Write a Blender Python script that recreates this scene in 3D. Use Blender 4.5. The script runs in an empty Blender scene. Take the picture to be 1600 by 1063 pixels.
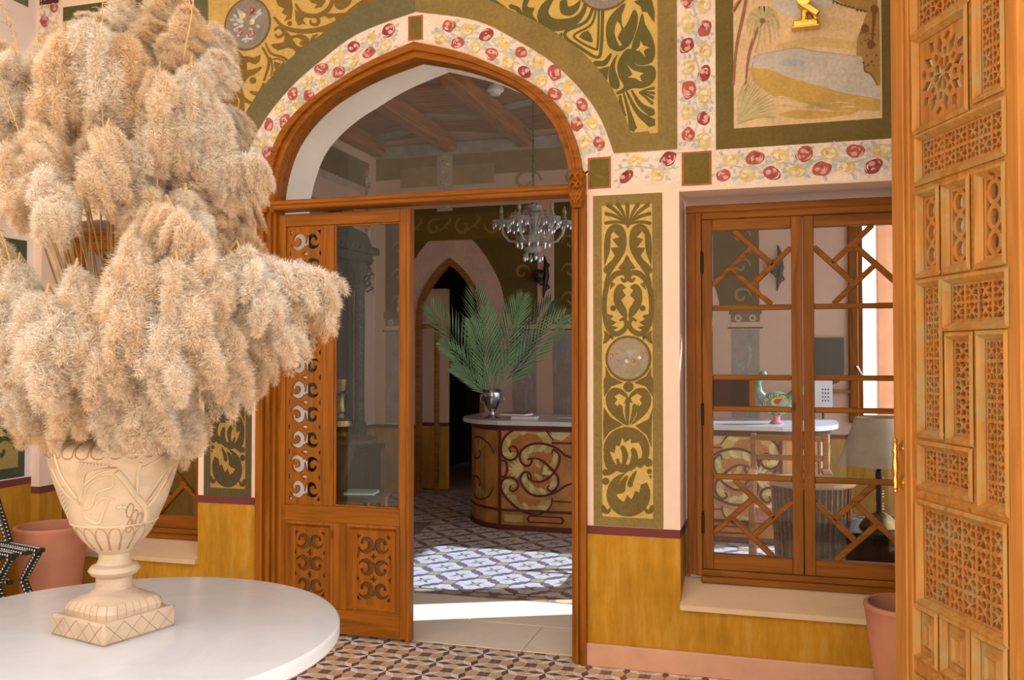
import bpy, bmesh, math, random
import numpy as np
from mathutils import Vector, Matrix
from mathutils.geometry import tessellate_polygon, delaunay_2d_cdt
R = math.radians
SC = bpy.context.scene
COL = SC.collection

# ------------------------------------------------------------------ camera
FPX, YAW, PITCH, EYE = 1405.0, R(16.6), math.atan(28.5 / 1405.0), 1.5
CAMP = Vector((0.0, -4.35, EYE))
cd = bpy.data.cameras.new('camera')
cam = bpy.data.objects.new('camera', cd)
COL.objects.link(cam)
cd.sensor_width = 36.0
cd.lens = 36.0 * FPX / 1600.0
cd.clip_start = 0.05
cam.location = CAMP
cam.rotation_euler = (R(90) + PITCH, 0, YAW)
SC.camera = cam

# ------------------------------------------------------------------ sky, sun, exposure
SC.view_settings.view_transform = 'Standard'
SC.view_settings.look = 'None'
SC.view_settings.gamma = 1.0
SC.view_settings.use_curve_mapping = False
SC.view_settings.exposure = 0.36
wd = bpy.data.worlds.new('sky')
SC.world = wd
wd.use_nodes = True
bg = wd.node_tree.nodes['Background']
bg.inputs[0].default_value = (0.90, 0.94, 1.0, 1)
bg.inputs[1].default_value = 3.0
sl = bpy.data.lights.new('sun', 'SUN')
sl.energy = 14.0
sl.color = (1.0, 0.93, 0.82)
sl.angle = R(0.53)
sun = bpy.data.objects.new('sun', sl)
COL.objects.link(sun)
SUND = Vector((-1.0, -0.45, -0.60)).normalized()
sun.rotation_euler = SUND.to_track_quat('-Z', 'Y').to_euler()
sun.location = (6, 3, 6)

# ------------------------------------------------------------------ picture -> place helpers
_fw = Vector((-math.sin(YAW) * math.cos(PITCH), math.cos(YAW) * math.cos(PITCH), math.sin(PITCH)))
_rt = Vector((math.cos(YAW), math.sin(YAW), 0))
_up = _rt.cross(_fw)
def ray(px, py): return _fw + _rt * ((px - 800) / FPX) + _up * ((531.5 - py) / FPX)
def W(px, py, y=0.0):
    r = ray(px, py); p = CAMP + r * ((y - CAMP.y) / r.y); return (p.x, p.z)
def D(px, py, d): return CAMP + ray(px, py) * d
def proj(p):
    v = Vector(p) - CAMP; d = v.dot(_fw)
    return 800 + FPX * v.dot(_rt) / d, 531.5 - FPX * v.dot(_up) / d

# ------------------------------------------------------------------ materials
def new_mat(name):
    m = bpy.data.materials.new(name); m.use_nodes = True
    nt = m.node_tree; b = nt.nodes['Principled BSDF']
    return m, nt, b
def nd(nt, t, **kw):
    n = nt.nodes.new(t)
    for k, v in kw.items(): setattr(n, k, v)
    return n
def coords(nt, scale=(1, 1, 1), which='Object'):
    tc = nd(nt, 'ShaderNodeTexCoord'); mp = nd(nt, 'ShaderNodeMapping')
    mp.inputs['Scale'].default_value = scale
    nt.links.new(tc.outputs[which], mp.inputs['Vector'])
    return mp.outputs['Vector']
def noise(nt, vec, scale, detail=4, rough=0.55, dist=0.0):
    n = nd(nt, 'ShaderNodeTexNoise')
    n.inputs['Scale'].default_value = scale; n.inputs['Detail'].default_value = detail
    n.inputs['Roughness'].default_value = rough; n.inputs['Distortion'].default_value = dist
    nt.links.new(vec, n.inputs['Vector'])
    return n.outputs['Fac']
def ramp(nt, fac, stops):
    r = nd(nt, 'ShaderNodeValToRGB'); e = r.color_ramp.elements
    while len(e) < len(stops): e.new(0.5)
    for i, (p, c) in enumerate(stops):
        e[i].position = p; e[i].color = (*c, 1)
    nt.links.new(fac, r.inputs['Fac'])
    return r.outputs['Color']
def mixc(nt, a, b, fac=0.5, mode='MIX'):
    n = nd(nt, 'ShaderNodeMix', data_type='RGBA', blend_type=mode)
    for sock, v in ((n.inputs[0], fac), (n.inputs[6], a), (n.inputs[7], b)):
        if hasattr(v, 'is_linked'): nt.links.new(v, sock)
        elif isinstance(v, (int, float)): sock.default_value = v
        else: sock.default_value = (*v, 1)
    return n.outputs[2]
def bump(nt, b, fac, strength=0.2, dist=0.01):
    n = nd(nt, 'ShaderNodeBump'); n.inputs['Strength'].default_value = strength
    n.inputs['Distance'].default_value = dist
    nt.links.new(fac, n.inputs['Height']); nt.links.new(n.outputs['Normal'], b.inputs['Normal'])
def mul(c, k): return tuple(min(1, x * k) for x in c)

def plain(name, c, rough=0.6, metal=0.0, var=0.12, scale=12, spec=0.4, bmp=0.0):
    m, nt, b = new_mat(name)
    v = coords(nt); f = noise(nt, v, scale)
    nt.links.new(ramp(nt, f, [(0.3, mul(c, 1 - var)), (0.7, mul(c, 1 + var))]), b.inputs['Base Color'])
    b.inputs['Roughness'].default_value = rough; b.inputs['Metallic'].default_value = metal
    b.inputs['Specular IOR Level'].default_value = spec
    if bmp: bump(nt, b, noise(nt, v, scale * 5), bmp, 0.004)
    return m
def wood(name, c, axis='z', rough=0.42, dark=0.55, wear=None):
    m, nt, b = new_mat(name)
    s = {'x': (1.6, 26, 26), 'y': (26, 1.6, 26), 'z': (26, 26, 1.6)}[axis]
    v = coords(nt, s); f = noise(nt, v, 1.3, 5, 0.6, 0.6)
    base = ramp(nt, f, [(0.28, mul(c, dark)), (0.5, c), (0.75, mul(c, 1.35))])
    v2 = coords(nt, {'x': (5, 14, 14), 'y': (14, 5, 14), 'z': (14, 14, 5)}[axis])
    vo = nd(nt, 'ShaderNodeTexVoronoi'); vo.inputs['Scale'].default_value = 0.55
    nt.links.new(v2, vo.inputs['Vector'])
    knots = ramp(nt, vo.outputs['Distance'], [(0.03, (0.25, 0.2, 0.16)), (0.10, (1, 1, 1))])
    base = mixc(nt, base, knots, 0.8, 'MULTIPLY')
    if wear:
        f3 = noise(nt, coords(nt, (1, 1, 1)), 9, 6, 0.7)
        base = mixc(nt, base, wear, ramp(nt, f3, [(0.48, (0, 0, 0)), (0.62, (0.75, 0.75, 0.75))]))
    nt.links.new(base, b.inputs['Base Color'])
    b.inputs['Roughness'].default_value = rough; b.inputs['Specular IOR Level'].default_value = .16
    bump(nt, b, f, 0.12, 0.003)
    return m
def paint_mat(name, rough=0.75, wear=0.24, bmp=0.08):
    m, nt, b = new_mat(name)
    a = nd(nt, 'ShaderNodeAttribute', attribute_name='Col')
    v = coords(nt)
    f = noise(nt, v, 5.5, 6, 0.65)
    k = ramp(nt, f, [(0.25, (1 - wear,) * 3), (0.75, (1 + wear * 0.3,) * 3)])
    c = mixc(nt, a.outputs['Color'], k, 1.0, 'MULTIPLY')
    f2 = noise(nt, coords(nt, (1, 1, 1)), 60, 3)
    c = mixc(nt, c, ramp(nt, f2, [(0.3, (0.86,) * 3), (0.7, (1.08,) * 3)]), 1.0, 'MULTIPLY')
    nt.links.new(c, b.inputs['Base Color'])
    b.inputs['Roughness'].default_value = rough
    b.inputs['Specular IOR Level'].default_value = 0.25
    if bmp: bump(nt, b, f2, bmp, 0.003)
    return m
PINK = (0.84, 0.64, 0.52)
def wall_mat(name, upper=PINK, strip=0.66, shift=True, lower=(0.52, 0.245, 0.016)):
    """plaster painted in bands by height: ochre dado, maroon line, pale plaster"""
    m, nt, b = new_mat(name)
    g = nd(nt, 'ShaderNodeNewGeometry'); sx = nd(nt, 'ShaderNodeSeparateXYZ')
    nt.links.new(g.outputs['Position'], sx.inputs[0])
    z = sx.outputs['Z']
    if shift:
        c1 = nd(nt, 'ShaderNodeMath', operation='LESS_THAN'); nt.links.new(sx.outputs['X'], c1.inputs[0]); c1.inputs[1].default_value = -2
        c2 = nd(nt, 'ShaderNodeMath', operation='MULTIPLY_ADD'); nt.links.new(c1.outputs[0], c2.inputs[0]); c2.inputs[1].default_value = -0.052
        nt.links.new(z, c2.inputs[2]); z = c2.outputs[0]
    def above(h):
        n = nd(nt, 'ShaderNodeMath', operation='GREATER_THAN'); nt.links.new(z, n.inputs[0]); n.inputs[1].default_value = h
        return n.outputs[0]
    v = coords(nt)
    f = noise(nt, v, 2.2, 7, 0.7)
    f2 = noise(nt, coords(nt, (9, 9, 1.6)), 2.0, 6, 0.7)
    lo = ramp(nt, f2, [(0.25, mul(lower, 0.72)), (0.5, lower), (0.8, (0.60, 0.36, 0.07))])
    lo = mixc(nt, lo, ramp(nt, f, [(0.3, (0.75,) * 3), (0.65, (1.05,) * 3)]), 1.0, 'MULTIPLY')
    hi = ramp(nt, f, [(0.3, mul(upper, 0.93)), (0.7, mul(upper, 1.05))])
    c = mixc(nt, lo, (0.16, 0.042, 0.04), above(strip - 0.021))
    c = mixc(nt, c, hi, above(strip + 0.021))
    nt.links.new(c, b.inputs['Base Color'])
    b.inputs['Roughness'].default_value = 0.8
    b.inputs['Specular IOR Level'].default_value = 0.2
    bump(nt, b, noise(nt, v, 14, 6), 0.15, 0.008)
    return m
def glass_mat(name, tint=(0.96, 0.97, 0.97), refl=.65):
    m = bpy.data.materials.new(name); m.use_nodes = True
    nt = m.node_tree; nt.nodes.clear()
    o = nd(nt, 'ShaderNodeOutputMaterial'); t = nd(nt, 'ShaderNodeBsdfTransparent'); g = nd(nt, 'ShaderNodeBsdfGlossy')
    t.inputs[0].default_value = (*tint, 1); g.inputs['Roughness'].default_value = 0.02
    fr = nd(nt, 'ShaderNodeFresnel'); fr.inputs[0].default_value = 1.5
    k = nd(nt, 'ShaderNodeMath', operation='MULTIPLY'); k.inputs[1].default_value = refl
    nt.links.new(fr.outputs[0], k.inputs[0])
    ge = nd(nt, 'ShaderNodeNewGeometry'); inv = nd(nt, 'ShaderNodeMath', operation='SUBTRACT'); inv.inputs[0].default_value = 1
    nt.links.new(ge.outputs['Backfacing'], inv.inputs[1])
    k2 = nd(nt, 'ShaderNodeMath', operation='MULTIPLY'); nt.links.new(k.outputs[0], k2.inputs[0]); nt.links.new(inv.outputs[0], k2.inputs[1])
    mx = nd(nt, 'ShaderNodeMixShader')
    nt.links.new(k2.outputs[0], mx.inputs[0]); nt.links.new(t.outputs[0], mx.inputs[1]); nt.links.new(g.outputs[0], mx.inputs[2])
    nt.links.new(mx.outputs[0], o.inputs[0])
    return m
def marble(name, c, vein=(0.55, 0.5, 0.45), rough=0.25, amt=0.25, scale=3.0):
    m, nt, b = new_mat(name)
    v = coords(nt)
    f = noise(nt, v, scale, 8, 0.7, 1.2)
    c1 = ramp(nt, f, [(0.35, mul(c, 1 - amt * .3)), (0.62, mul(c, 1 + amt * .08))])
    f2 = noise(nt, v, scale * 2.3, 8, 0.75, 2.5)
    c1 = mixc(nt, c1, vein, ramp(nt, f2, [(0.60, (0, 0, 0)), (0.75, (amt,) * 3)]))
    nt.links.new(c1, b.inputs['Base Color'])
    b.inputs['Roughness'].default_value = rough
    return m

M = {}
WOODC = (0.285, 0.090, 0.006)
M['door_v'] = wood('door_wood_upright', WOODC, 'z')
M['door_h'] = wood('door_wood_level', WOODC, 'x')
M['win_v'] = wood('window_wood_upright', (0.235, 0.078, 0.008), 'z')
M['win_h'] = wood('window_wood_level', (0.235, 0.078, 0.008), 'x')
M['old_v'] = wood('carved_door_wood_upright', (0.44, 0.175, 0.036), 'z', 0.5, 0.75)
M['old_h'] = wood('carved_door_wood_level', (0.41, 0.165, 0.034), 'y', 0.55, 0.75)
M['old_mould'] = wood('carved_door_moulding_wood', (0.40, 0.18, 0.042), 'z', 0.55, 0.7, wear=(0.33, 0.25, 0.10))
M['old_fret'] = wood('carved_door_lattice_wood', (0.40, 0.16, 0.038), 'z', 0.6, 0.7, wear=(0.33, 0.22, 0.09))
M['fret_back'] = plain('fret_backing_wood', (0.13, 0.05, 0.012), 0.6)
M['wall'] = wall_mat('vestibule_wall_paint')
M['wall_l'] = wall_mat('left_wall_paint', (0.80, 0.70, 0.68), 0.772, False)
M['wall_in'] = wall_mat('inner_wall_paint', (0.64, 0.45, 0.34), 0.74, False, (0.5, 0.26, 0.04))
M['white'] = plain('white_plaster', (0.90, 0.83, 0.76), 0.8, var=0.04, scale=3)
M['plinth'] = plain('pink_plinth_paint', (0.62, 0.33, 0.21), 0.7, var=0.1, scale=5)
M['sill'] = marble('sill_stone', (0.66, 0.47, 0.30), (0.5, 0.33, 0.2), 0.5)
M['paint'] = paint_mat('mural_paint')
M['tilepaint'] = paint_mat('cement_tile', 0.35, 0.18, 0.02)
M['slab'] = marble('threshold_stone', (0.80, 0.71, 0.60), (0.6, 0.5, 0.38), 0.4)
M['grout'] = plain('grout', (0.22, 0.18, 0.15), 0.9)
M['marble'] = marble('white_marble', (0.57, 0.56, 0.56), (0.48, 0.43, 0.38), 0.2, 0.22, 4.0)
M['alabaster'] = marble('carved_stone', (0.48, 0.345, 0.23), (0.30, 0.18, 0.10), 0.5, 0.75, 5)
M['alab_line'] = plain('carved_stone_grooves', (0.33, 0.19, 0.10), 0.7)
M['alab_rel'] = plain('carved_stone_relief', (0.50, 0.37, 0.25), 0.55)
M['terra'] = plain('terracotta', (0.52, 0.21, 0.12), 0.75, var=0.16, scale=4, bmp=0.1)
M['soil'] = plain('pot_inside', (0.12, 0.07, 0.05), 0.9)
M['stalk'] = plain('dry_stalk', (0.42, 0.26, 0.09), 0.6, scale=30)
M['brass'] = plain('brass', (0.78, 0.50, 0.12), 0.22, 1.0, 0.1)
M['oldbrass'] = plain('dull_old_brass', (0.30, 0.21, 0.085), 0.38, 1.0, 0.3, 20)
M['bronze'] = plain('dark_bronze', (0.05, 0.035, 0.025), 0.45, 0.7)
M['silver'] = plain('tarnished_silver', (0.42, 0.42, 0.43), 0.25, 1.0, 0.35, 25)
M['glass'] = glass_mat('window_glass')
M['redglass'] = glass_mat('dark_red_glass', (.34, .06, .02))
M['suntintglass'] = glass_mat('sun_tint_blue_glass', (.62, .70, .86))  # blue tint added to cool and dim the sun reaching the tiles
M['black'] = plain('black_lacquer', (0.02, 0.018, 0.016), 0.35)
M['darkwood'] = wood('dark_wood', (0.06, 0.032, 0.018), 'z')
M['midwood'] = wood('brown_wood', (0.26, 0.11, 0.03), 'x')
M['pearl'] = plain('mother_of_pearl', (0.75, 0.78, 0.78), 0.2)
M['counter'] = paint_mat('counter_paint', 0.5, 0.3)
M['crimson'] = plain('dark_red_paint', (0.11, 0.02, 0.012), 0.5)
M['beam'] = wood('ceiling_beam_wood', (0.34, 0.12, 0.03), 'y', 0.7)
M['plank'] = wood('ceiling_plank_wood', (0.34, 0.125, 0.04), 'x', 0.75)
M['plank_grey'] = wood('ceiling_plank_faded', (0.34, 0.32, 0.27), 'x', 0.8)
M['shade'] = plain('lampshade_linen', (0.50, 0.44, 0.36), 0.8)
M['wicker'] = plain('dark_wicker', (0.11, 0.06, 0.035), 0.6)
M['wickerlight'] = plain('pale_cane', (0.62, 0.42, 0.24), 0.5)
M['paper'] = plain('paper', (0.82, 0.84, 0.86), 0.7, var=0.03)
M['green'] = plain('green_cloth_cover', (0.16, 0.34, 0.27), 0.6)
M['redbook'] = plain('red_leather_cover', (0.33, 0.05, 0.04), 0.5)
M['ground'] = plain('pale_ground', (0.46, 0.38, 0.29), 0.9)
M['mirror'] = plain('old_mirror', (0.30, 0.31, 0.28), 0.12, 0.85, 0.08, 3)
M['greenmetal'] = plain('verdigris_carved_wood', (0.05, 0.06, 0.045), 0.45, var=0.5, scale=40)

# ------------------------------------------------------------------ mesh helpers
class MB:
    def __init__(s): s.v = []; s.f = []; s.m = []; s.c = []; s.col = None
    def add(s, vs, fs, mi=0, col=None):
        o = len(s.v); s.v += [tuple(v) for v in vs]
        for f in fs:
            s.f.append([o + i for i in f]); s.m.append(mi); s.c.append(col)
    def box(s, a, b, mi=0, mat=None, bev=0.0, col=None):
        x0, y0, z0 = a; x1, y1, z1 = b
        if bev > 0:
            bm = bmesh.new(); bmesh.ops.create_cube(bm, size=1)
            for v in bm.verts:
                v.co = Vector(((x0 + x1) / 2 + v.co.x * (x1 - x0), (y0 + y1) / 2 + v.co.y * (y1 - y0), (z0 + z1) / 2 + v.co.z * (z1 - z0)))
            bmesh.ops.bevel(bm, geom=bm.edges[:], offset=bev, segments=1, affect='EDGES')
            vs = [mat @ v.co if mat else v.co.copy() for v in bm.verts]
            s.add(vs, [[v.index for v in f.verts] for f in bm.faces], mi, col); bm.free(); return
        vs = [Vector(p) for p in ((x0, y0, z0), (x1, y0, z0), (x1, y1, z0), (x0, y1, z0), (x0, y0, z1), (x1, y0, z1), (x1, y1, z1), (x0, y1, z1))]
        if mat: vs = [mat @ v for v in vs]
        s.add(vs, [(0, 3, 2, 1), (4, 5, 6, 7), (0, 1, 5, 4), (1, 2, 6, 5), (2, 3, 7, 6), (3, 0, 4, 7)], mi, col)
    def lathe(s, prof, c=(0, 0, 0), n=32, mi=0, cap=True, mat=None, arc=None):
        vs, fs = [], []
        for r, z in prof:
            for k in range(n):
                a = 2 * math.pi * k / n
                vs.append(Vector((c[0] + r * math.cos(a), c[1] + r * math.sin(a), c[2] + z)))
        for i in range(len(prof) - 1):
            for k in range(n):
                k2 = (k + 1) % n
                fs.append((i * n + k, i * n + k2, (i + 1) * n + k2, (i + 1) * n + k))
        if cap:
            fs.append(tuple(range(n))[::-1]); fs.append(tuple((len(prof) - 1) * n + k for k in range(n)))
        if mat: vs = [mat @ v for v in vs]
        s.add(vs, fs, mi)
    def tube(s, path, r, n=6, mi=0, cap=True, col=None, flat=None):
        P = [Vector(p) for p in path]; k0 = len(P)
        rr = r if isinstance(r, (list, tuple)) else [r] * k0
        vs, fs = [], []
        ref = None
        for i, p in enumerate(P):
            t = (P[min(i + 1, k0 - 1)] - P[max(i - 1, 0)])
            t = t.normalized() if t.length > 1e-9 else Vector((0, 0, 1))
            if ref is None:
                ref = Vector((0, 0, 1)) if abs(t.z) < 0.9 else Vector((1, 0, 0))
            u = (ref - t * ref.dot(t)); u = u.normalized() if u.length > 1e-6 else t.orthogonal().normalized()
            ref = u; w = t.cross(u)
            for k in range(n):
                a = 2 * math.pi * k / n
                vs.append(p + u * (math.cos(a) * rr[i]) + w * (math.sin(a) * rr[i] * (flat or 1)))
        for i in range(k0 - 1):
            for k in range(n):
                k2 = (k + 1) % n
                fs.append((i * n + k, i * n + k2, (i + 1) * n + k2, (i + 1) * n + k))
        if cap: fs += [tuple(range(n))[::-1], tuple((k0 - 1) * n + k for k in range(n))]
        s.add(vs, fs, mi, col)
    def sphere(s, c, r, n=12, m=8, mi=0, sc=(1, 1, 1)):
        prof = [(max(1e-4, r * math.sin(math.pi * i / m)), -r * math.cos(math.pi * i / m)) for i in range(m + 1)]
        mt = Matrix.Translation(c) @ Matrix.Diagonal((*sc, 1))
        s.lathe(prof, n=n, mi=mi, cap=False, mat=mt)
    def plate(s, outline, holes, to3, t, mi=0):
        """2-D outline with holes, extruded by t along the third axis of to3(x, y, d)"""
        pts, edges, faces = [], [], []
        loops = [outline] + holes
        for L in loops:
            if sum(L[i - 1][0] * L[i][1] - L[i][0] * L[i - 1][1] for i in range(len(L))) < 0: L = L[::-1]
            o = len(pts); n = len(L)
            pts += [Vector((p[0], p[1])) for p in L]
            faces.append(list(range(o, o + n)))
        vo, eo, fo, ov, oe, of = delaunay_2d_cdt(pts, [], faces, 0, 1e-6)
        vs = [to3(p[0], p[1], 0) for p in vo] + [to3(p[0], p[1], t) for p in vo]
        n = len(vo); fs = []; keep = []
        for f, src in zip(fo, of):
            if 0 in src and len([q for q in src if q != 0]) == 0: keep.append(f)
        cnt = {}
        for f in keep:
            fs.append(tuple(f)); fs.append(tuple(n + i for i in reversed(f)))
            for i in range(len(f)):
                e = (f[i], f[(i + 1) % len(f)]); cnt[e] = 1
        for (a, b) in cnt:
            if (b, a) not in cnt: fs.append((b, a, n + a, n + b))
        s.add(vs, fs, mi)
    def mesh(s, name, mats, smooth=False):
        me = bpy.data.meshes.new(name)
        me.from_pydata(s.v, [], s.f)
        for m in (mats if isinstance(mats, (list, tuple)) else [mats]): me.materials.append(m)
        if any(s.m): me.polygons.foreach_set('material_index', s.m)
        if any(c is not None for c in s.c):
            ca = me.color_attributes.new('Col', 'FLOAT_COLOR', 'CORNER')
            arr = []
            for f, c in zip(s.f, s.c):
                c = c or (0.5, 0.5, 0.5)
                arr += [c[0], c[1], c[2], 1.0] * len(f)
            ca.data.foreach_set('color', arr)
        if smooth:
            me.polygons.foreach_set('use_smooth', [True] * len(me.polygons))
            me.set_sharp_from_angle(angle=R(smooth if smooth is not True else 40))
        me.update()
        return me
    def obj(s, name, mats, parent=None, smooth=False, loc=None, **props):
        """loc = world point to become the object's origin (coordinates were given in world space)"""
        me = s.mesh(name, mats, smooth)
        o = bpy.data.objects.new(name, me); COL.objects.link(o)
        if loc is not None:
            me.transform(Matrix.Translation(-Vector(loc))); o.location = loc
        if parent is not None: adopt(o, parent)
        tag(o, **props)
        return o
def adopt(o, parent):
    o.parent = parent
    o.matrix_parent_inverse = world(parent).inverted()
def world(o):
    m = Matrix.LocRotScale(o.location, o.rotation_euler, o.scale)
    return world(o.parent) @ o.matrix_parent_inverse @ m if o.parent else m
def tag(o, label=None, cat=None, group=None, kind=None):
    if label: o['label'] = label
    if cat: o['category'] = cat
    if group: o['group'] = group
    if kind: o['kind'] = kind
def thing(name, label, cat, loc, group=None, kind=None, rotz=0):
    o = bpy.data.objects.new(name, None); COL.objects.link(o)
    o.location = loc; o.rotation_euler = (0, 0, rotz); o.empty_display_size = 0.05
    tag(o, label, cat, group, kind)
    return o
def copy_tree(o, parent=None):
    c = o.copy(); COL.objects.link(c)
    if parent is not None:
        c.parent = parent; c.matrix_parent_inverse = o.matrix_parent_inverse.copy()
    for ch in list(o.children): copy_tree(ch, c)
    return c

# ------------------------------------------------------------------ flat paint on walls
def smooth_closed(P, k=4):
    n = len(P); out = []
    for i in range(n):
        p0, p1, p2, p3 = (Vector(P[(i + j - 1) % n]) for j in range(4))
        for q in range(k):
            t = q / k
            out.append(0.5 * ((2 * p1) + (p2 - p0) * t + (2 * p0 - 5 * p1 + 4 * p2 - p3) * t * t + (3 * p1 - p0 - 3 * p2 + p3) * t ** 3))
    return out
def smooth_open(P, k=5):
    P = [Vector(p) for p in P]; n = len(P); out = []
    for i in range(n - 1):
        p0, p1, p2, p3 = P[max(i - 1, 0)], P[i], P[i + 1], P[min(i + 2, n - 1)]
        for q in range(k):
            t = q / k
            out.append(0.5 * ((2 * p1) + (p2 - p0) * t + (2 * p0 - 5 * p1 + 4 * p2 - p3) * t * t + (3 * p1 - p0 - 3 * p2 + p3) * t ** 3))
    out.append(P[-1]); return out
class Paint:
    """coloured shapes of paint lying on a surface; put(x, z, lift) gives the place on it, src turns traced points into (x, z)"""
    def __init__(s, put, src=None, clip=None):
        s.put = put; s.src = src or (lambda p: p); s.b = MB(); s.lift = 0.0008; s.clip = clip; s.k = 0; s.base = 0
    def _h(s, layer):
        s.k = (s.k + 1) % 60
        return (layer + s.base) * s.lift + s.k * 1.2e-5
    def _flat(s, P, col, layer):
        h = s._h(layer)
        P = [Vector((p[0], p[1], 0)) for p in P]
        if s.clip:
            x0, x1, z0, z1 = s.clip
            P = [Vector((min(max(p.x, x0), x1), min(max(p.y, z0), z1), 0)) for p in P]
        fs = tessellate_polygon([P])
        s.b.add([s.put(p.x, p.y, h) for p in P], fs, 0, col)
    def poly(s, P, col, layer=1, sm=3):
        P = [s.src(p) for p in P]
        P = [Vector((p[0], p[1])) for p in P]
        s._flat(smooth_closed(P, sm) if sm else P, col, layer)
    def rect(s, x0, x1, z0, z1, col, layer=1):
        s._flat([(x0, z0), (x1, z0), (x1, z1), (x0, z1)], col, layer)
    def stroke(s, P, w, col, layer=1, k=5, raw=False):
        """w = widths along the stroke (in source units unless raw)"""
        if k > 1: P = smooth_open([(p[0], p[1]) for p in P], k)
        else: P = [Vector(p) for p in P]
        ww = w if isinstance(w, (list, tuple)) else [w, w]
        n = len(P); L, Rr = [], []
        for i, p in enumerate(P):
            t = P[min(i + 1, n - 1)] - P[max(i - 1, 0)]
            nn = Vector((-t.y, t.x)); nn = nn.normalized() if nn.length > 1e-9 else Vector((0, 1))
            q = i / (n - 1) * (len(ww) - 1); a = int(min(q, len(ww) - 2)); f = q - a
            h = (ww[a] * (1 - f) + ww[a + 1] * f) / 2
            L.append(p + nn * h); Rr.append(p - nn * h)
        d = (P[-1] - P[-2]).normalized(); e = (P[0] - P[1]).normalized()
        tip = [P[-1] + d * ww[-1] * 0.4]; tail = [P[0] + e * ww[0] * 0.4]
        pts = L + tip + Rr[::-1] + tail
        pts = [s.src(p) for p in pts]
        m = len(L)
        if s.clip:
            x0, x1, z0, z1 = s.clip
            pts = [(min(max(p[0], x0), x1), min(max(p[1], z0), z1)) for p in pts]
        h = s._h(layer); V = [s.put(p[0], p[1], h) for p in pts]
        fs = [(i, i + 1, 2 * m - i - 1, 2 * m - i) for i in range(m - 1)]
        fs = [(a, b_, c, d_) for (a, b_, c, d_) in fs] + [(m - 1, m, m + 1), (2 * m, 2 * m + 1, 0)]
        s.b.add(V, fs, 0, col)
    def disc(s, c, r, col, layer=1, n=14, sy=1.0):
        s.poly([(c[0] + r * math.cos(2 * math.pi * i / n), c[1] + r * sy * math.sin(2 * math.pi * i / n)) for i in range(n)], col, layer, 0)
    def ring(s, c, r, w, col, layer=1, n=28):
        P = [(c[0] + r * math.cos(2 * math.pi * i / n), c[1] + r * math.sin(2 * math.pi * i / n)) for i in range(n + 1)]
        s.stroke(P, w, col, layer, 1)
    def done(s, name, parent, mat=None, **kw): return s.b.obj(name, mat or M['paint'], parent, **kw)

rnd = random.Random(7)
CR = dict(red=(0.47, 0.115, 0.10), dred=(0.34, 0.065, 0.07), pinkr=(0.74, 0.40, 0.36), yel=(0.76, 0.58, 0.26), dyel=(0.66, 0.46, 0.15), cream=(0.86, 0.76, 0.60),
          leaf=(0.54, 0.56, 0.54), leaf2=(0.62, 0.63, 0.62), vine=(0.49, 0.53, 0.53), white=(0.86, 0.80, 0.76))
def rose(P, x, z, r, red, ang):
    ca, sa = math.cos(ang), math.sin(ang)
    def T(u, v): return (x + (u * ca - v * sa) * r, z + (u * sa + v * ca) * r)
    body = CR['red'] if red else CR['yel']
    if red and rnd.random() < 0.35: body = CR['dred']
    n = 9; pts = []
    for i in range(n):
        a = 2 * math.pi * i / n; q = rnd.uniform(0.78, 1.05)
        pts.append(T(q * 1.08 * math.cos(a), q * 0.86 * math.sin(a)))
    P.poly(pts, body, 3, 3)
    hi = CR['pinkr'] if red else CR['cream']; lo = mul(body, .72) if red else CR['dyel']
    for k in range(3):
        a0 = rnd.uniform(0, 6.28); P.disc(T(.42 * math.cos(a0), .34 * math.sin(a0)), r * rnd.uniform(.26, .4), lo if k == 0 else hi, 4, 7, .8)
    for k in range(6):
        a0 = rnd.uniform(0, 6.28); q = rnd.choice([0.3, 0.55, 0.78]); c = (hi, lo, hi, body, hi, CR['white'])[k]
        P.stroke([T(q * 1.05 * math.cos(a0 + d), q * 0.85 * math.sin(a0 + d)) for d in (0, 0.4, 0.8, 1.2)], [0.08 * r, (.12 if k == 5 else 0.24) * r, 0.05 * r], c, 5 + k % 3, 3)
def leaf(P, x, z, L, ang, col, layer=2):
    ca, sa = math.cos(ang), math.sin(ang)
    P.poly([(x + (u * ca - v * sa) * L, z + (u * sa + v * ca) * L) for u, v in ((0, 0), (0.35, 0.24), (0.75, 0.2), (1, 0), (0.7, -0.22), (0.3, -0.22))], col, layer, 2)
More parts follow.
